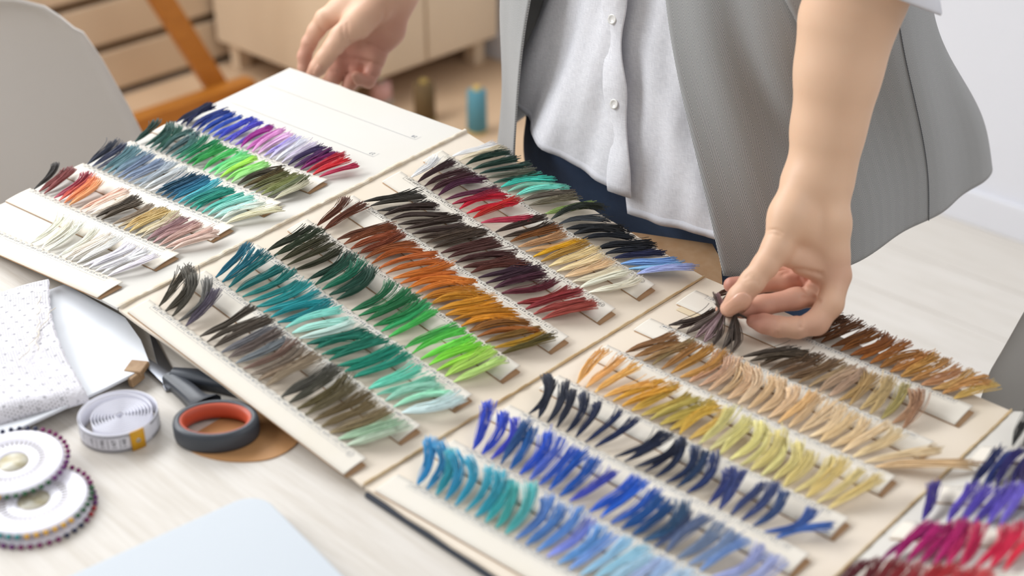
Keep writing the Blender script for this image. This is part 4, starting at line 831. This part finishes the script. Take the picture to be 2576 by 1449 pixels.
# sleeves with rolled white cuffs
for (sh, el, wr, nme) in (((.0, .22, 1.34), elbowL, atd(2143, 20, 1.222), 'L'), ((-.31, .22, 1.34), elbowR, atd(985, -60, 1.742), 'R')):
    sh = np.array(sh); P = cr([sh, sh*.45+el*.55+np.array([0, .005, 0]), el*.9+wr*.1+np.array([0, 0, .03])], 20); m = MB(); m.tube(P, np.linspace(.075, .062, 20), 28, cap=False)
    n_s = 28; uvs = np.stack(np.meshgrid(np.linspace(0, .36, n_s), np.linspace(0, .3, 20)), -1).reshape(-1, 2); m.build('sleeve', HERR, blazer, uv=uvs, solid=.002)
    d = (wr-el)/np.linalg.norm(wr-el)
    if nme == 'L':
        c0, c1 = atd(2180, -125, 1.205), atd(2158, -38, 1.214); tl = UPV*-.016+RT*.012
    else: c0, c1 = el-d*.01, el+d*.045; tl = 0*UPV
    m = MB(); k = 28; A = np.arange(k)*2*np.pi/k; dd = (c1-c0)/np.linalg.norm(c1-c0); u_ = np.cross(dd, FW); u_ /= np.linalg.norm(u_); v_ = np.cross(dd, u_); rows = []
    for f_, rr in ((0, .058), (.5, .062), (.93, .0640), (1.0, .0625), (.97, .0585), (.6, .055)):
        rows.append([c0+(c1-c0)*f_+(u_*math.cos(a)+v_*math.sin(a))*rr+tl*f_*max(0, (u_*math.cos(a)+v_*math.sin(a))@RT) for a in A])
    m.grid(np.array(rows), closed=True); m.build('rolled_cuff', HEM, shirt)
# the lifted threads between thumb and middle finger
root = [o for o in COL.objects if o.name.startswith('thread_strip') and 'pinched' in o.get('label', '')][0]
pinch = atd(1818, 786, 1.270)
for i, c in enumerate('6a5a52 a08488 b09498 5a4c44 4a3f38 54463c'.split()):
    s = .085+.0307*(2.55+i); b0 = page('C', s, .779, .0030); V = []; F = []; k = 10; base = 0
    tgt = pinch+RT*(.002*(i-2))+UPV*.001
    if i >= 4: tgt = pinch+RT*.012-UPV*.002
    for q in range(36):
        lat = RT*RNG.normal(0, .0013)+FW*RNG.normal(0, .0013); mid = b0*.5+tgt*.5+lat*1.6+np.array([0, 0, -.003-.003*RNG.random()])+RT*(.0018*(i-2.5)+.0015*RNG.normal())
        end = tgt+lat*.6+((UPV*.019-RT*.005)*RNG.uniform(.2, 1) if i < 3 else (RT*.016-UPV*.006)*RNG.random())
        P = cr([b0+lat*.2, mid, tgt+lat*.5, end], 14); k = 14; m = MB(); m.tube(P, .00036, 3, cap=False); V.append(m.v[0]); F += [tuple(x+base for x in f) for f in m.f]; base += len(m.v[0])
    o = obj('thread_tassel', np.vstack(V), F, THREAD, root); o.color = (*lin(c), 1)

# ------------------------------------------------------------------ furniture behind
CHW = mat('white_shell_plastic', '#ddd7d0', .38, .45)
def chair(label, x, y, ang, color, w=.46):
    t = thing('shell_chair', label, 'chair', (x, y, 0))
    c, s_ = math.cos(ang), math.sin(ang); R = np.array([[c, -s_, 0], [s_, c, 0], [0, 0, 1]])   # local +x is where the sitter faces
    prof = cr([(-.222, .892), (-.210, .80), (-.188, .69), (-.165, .58), (-.14, .50), (-.085, .452), (.02, .44), (.14, .452), (.215, .455), (.235, .44)], 44)
    sw = np.interp(np.linspace(0, 1, 44), [0, .02, .05, .10, .16, .24, .34, .5, .9, 1], [.12, .36, .55, .68, .77, .86, .95, 1.0, .95, .86]); G = []
    for (px, pz), f_ in zip(prof, sw):
        row = []
        for v in np.linspace(-1, 1, 25):
            yy = v*w/2*f_; up = .035*abs(v)**3*np.clip((.55-pz)/.1, 0, 1); fwd = .05*abs(v)**2.5*np.clip((pz-.46)/.12, 0, 1)
            row.append(np.array([px+fwd, yy, pz+up-.012*abs(v)**4*(pz > .8)])@R.T+np.array([x, y, 0]))
        G.append(row)
    MB().grid(np.array(G)).build('seat_shell', color, t, solid=.006)
    for sx in (-1, 1):
        for sy in (-1, 1):
            m = MB(); P = np.array([[.10*sx, .10*sy, .436], [.21*sx, .20*sy, 0]])@R.T+np.array([x, y, 0]); m.tube(np.linspace(P[0], P[1], 4), [.017, .016, .014, .011], 12); m.build('leg', LEG_M, t)
    return t
chair('white moulded shell chair at the left end of the table', -.815, -.300, 0, CHW, .52)
chair('white shell chair toned grey for shade, behind the table beyond the tilted corner page', .43, .165, -math.pi/2, mat('shaded_shell_plastic', '#bab8b5', .45, .4), .47)  # same chair type; shade on its back is put into the grey colour
# easel
t = thing('easel', 'orange varnished wooden easel standing by the slatted panel', 'easel', (-2.15, .75, 0))
def bar(m, a, b, w_, d_):
    a, b = np.asarray(a, float), np.asarray(b, float); z = b-a; L_ = np.linalg.norm(z); z /= L_; y = np.array([0, 1, 0]) if abs(z[1]) < .9 else np.array([1, 0, 0]); x = np.cross(y, z); x /= np.linalg.norm(x); y = np.cross(z, x)
    return m.box((a+b)/2, (w_, d_, L_), [x, y, z])
bar(MB(), (-2.20, .93, .008), (-2.20, .40, 1.10), .03, .058).build('leg', EASEL_M, t, smooth=False, bevel=.003)
bar(MB(), (-2.20, .30, .008), (-2.20, .36, 1.10), .03, .058).build('leg', EASEL_M, t, smooth=False, bevel=.003)
bar(MB(), (-2.16, .25, .062), (-2.16, .98, .062), .05, .05).build('crossbar', EASEL_M, t, smooth=False, bevel=.003)
bar(MB(), (-2.19, .33, .62), (-2.19, .66, .62), .03, .04).build('tray', EASEL_M, t, smooth=False, bevel=.003)
bar(MB(), (-2.25, .93, .021), (-1.98, .93, .021), .024, .06).build('foot', EASEL_M, t, smooth=False, bevel=.003)
# cabinet on the left wall with spools on the floor before it
t = thing('cabinet', 'low cream cabinet on short feet behind the thread spools', 'cabinet', (-2.17, 1.38, 0))
MB().box((-2.18, 1.375, .385), (.56, .57, .60)).build('body', CREAM, t, smooth=False, bevel=.004)
for y in (1.235, 1.515): MB().box((-1.894, y, .385), (.016, .272, .58)).build('door', CREAM, t, smooth=False, bevel=.003)
for y in (1.13, 1.62):
    for x in (-1.95, -2.41): MB().box((x, y, .0465), (.04, .04, .077)).build('foot', CREAM, t, smooth=False)
tag(MB().box((-1.89, .85, .004), (1.17, 1.66, .008)).build('floor_tint_sheet', mat('warm_floor_tint', '#c8ab8c', .6, .3, noise=(5, '#bd9f80', .6)), smooth=False, bevel=.002), 'added tan sheet giving the floor its warm bounce tint under the spools and easel', 'floor tint')  # added sheet, its tan stands in for warm bounce light on the floor
def spool(x, y, r, H, col, top, label):
    t = thing('thread_spool', label, 'thread spool', (x, y, .008), 'thread spools on the floor')
    m = MB(); m.lathe([(r*.5, 0), (r*1.05, .002), (r*1.05, .006), (r*.45, .007)], (x, y, .008), 28); m.build('base', mat('spool_base', top, .6), t)
    m = MB(); m.lathe([(r*.8, .007), (r, .012), (r*.97, H*.5), (r*.92, H*.9), (r*.7, H*.92)], (x, y, .008), 32); m.build('wound_thread', mat('wound_thread', col, .8, bump=(300, .4)), t)
    m = MB(); m.lathe([(r*.42, H*.9), (r*.36, H), (r*.22, H), (r*.22, H*.95)], (x, y, .008), 20); m.build('core', mat('spool_core', top, .6), t)
spool(-1.590, 1.267, .0265, .128, '#4f8492', '#c8a860', 'teal blue thread spool on the floor beside the blazer edge')
spool(-1.745, 1.228, .0290, .115, '#5f4a2a', '#9a8040', 'brown thread spool on the floor between teal and pink spools')
spool(-1.925, 1.235, .0300, .062, '#d8a8a0', '#c0c0b0', 'short pink thread spool on the floor beyond the hand')
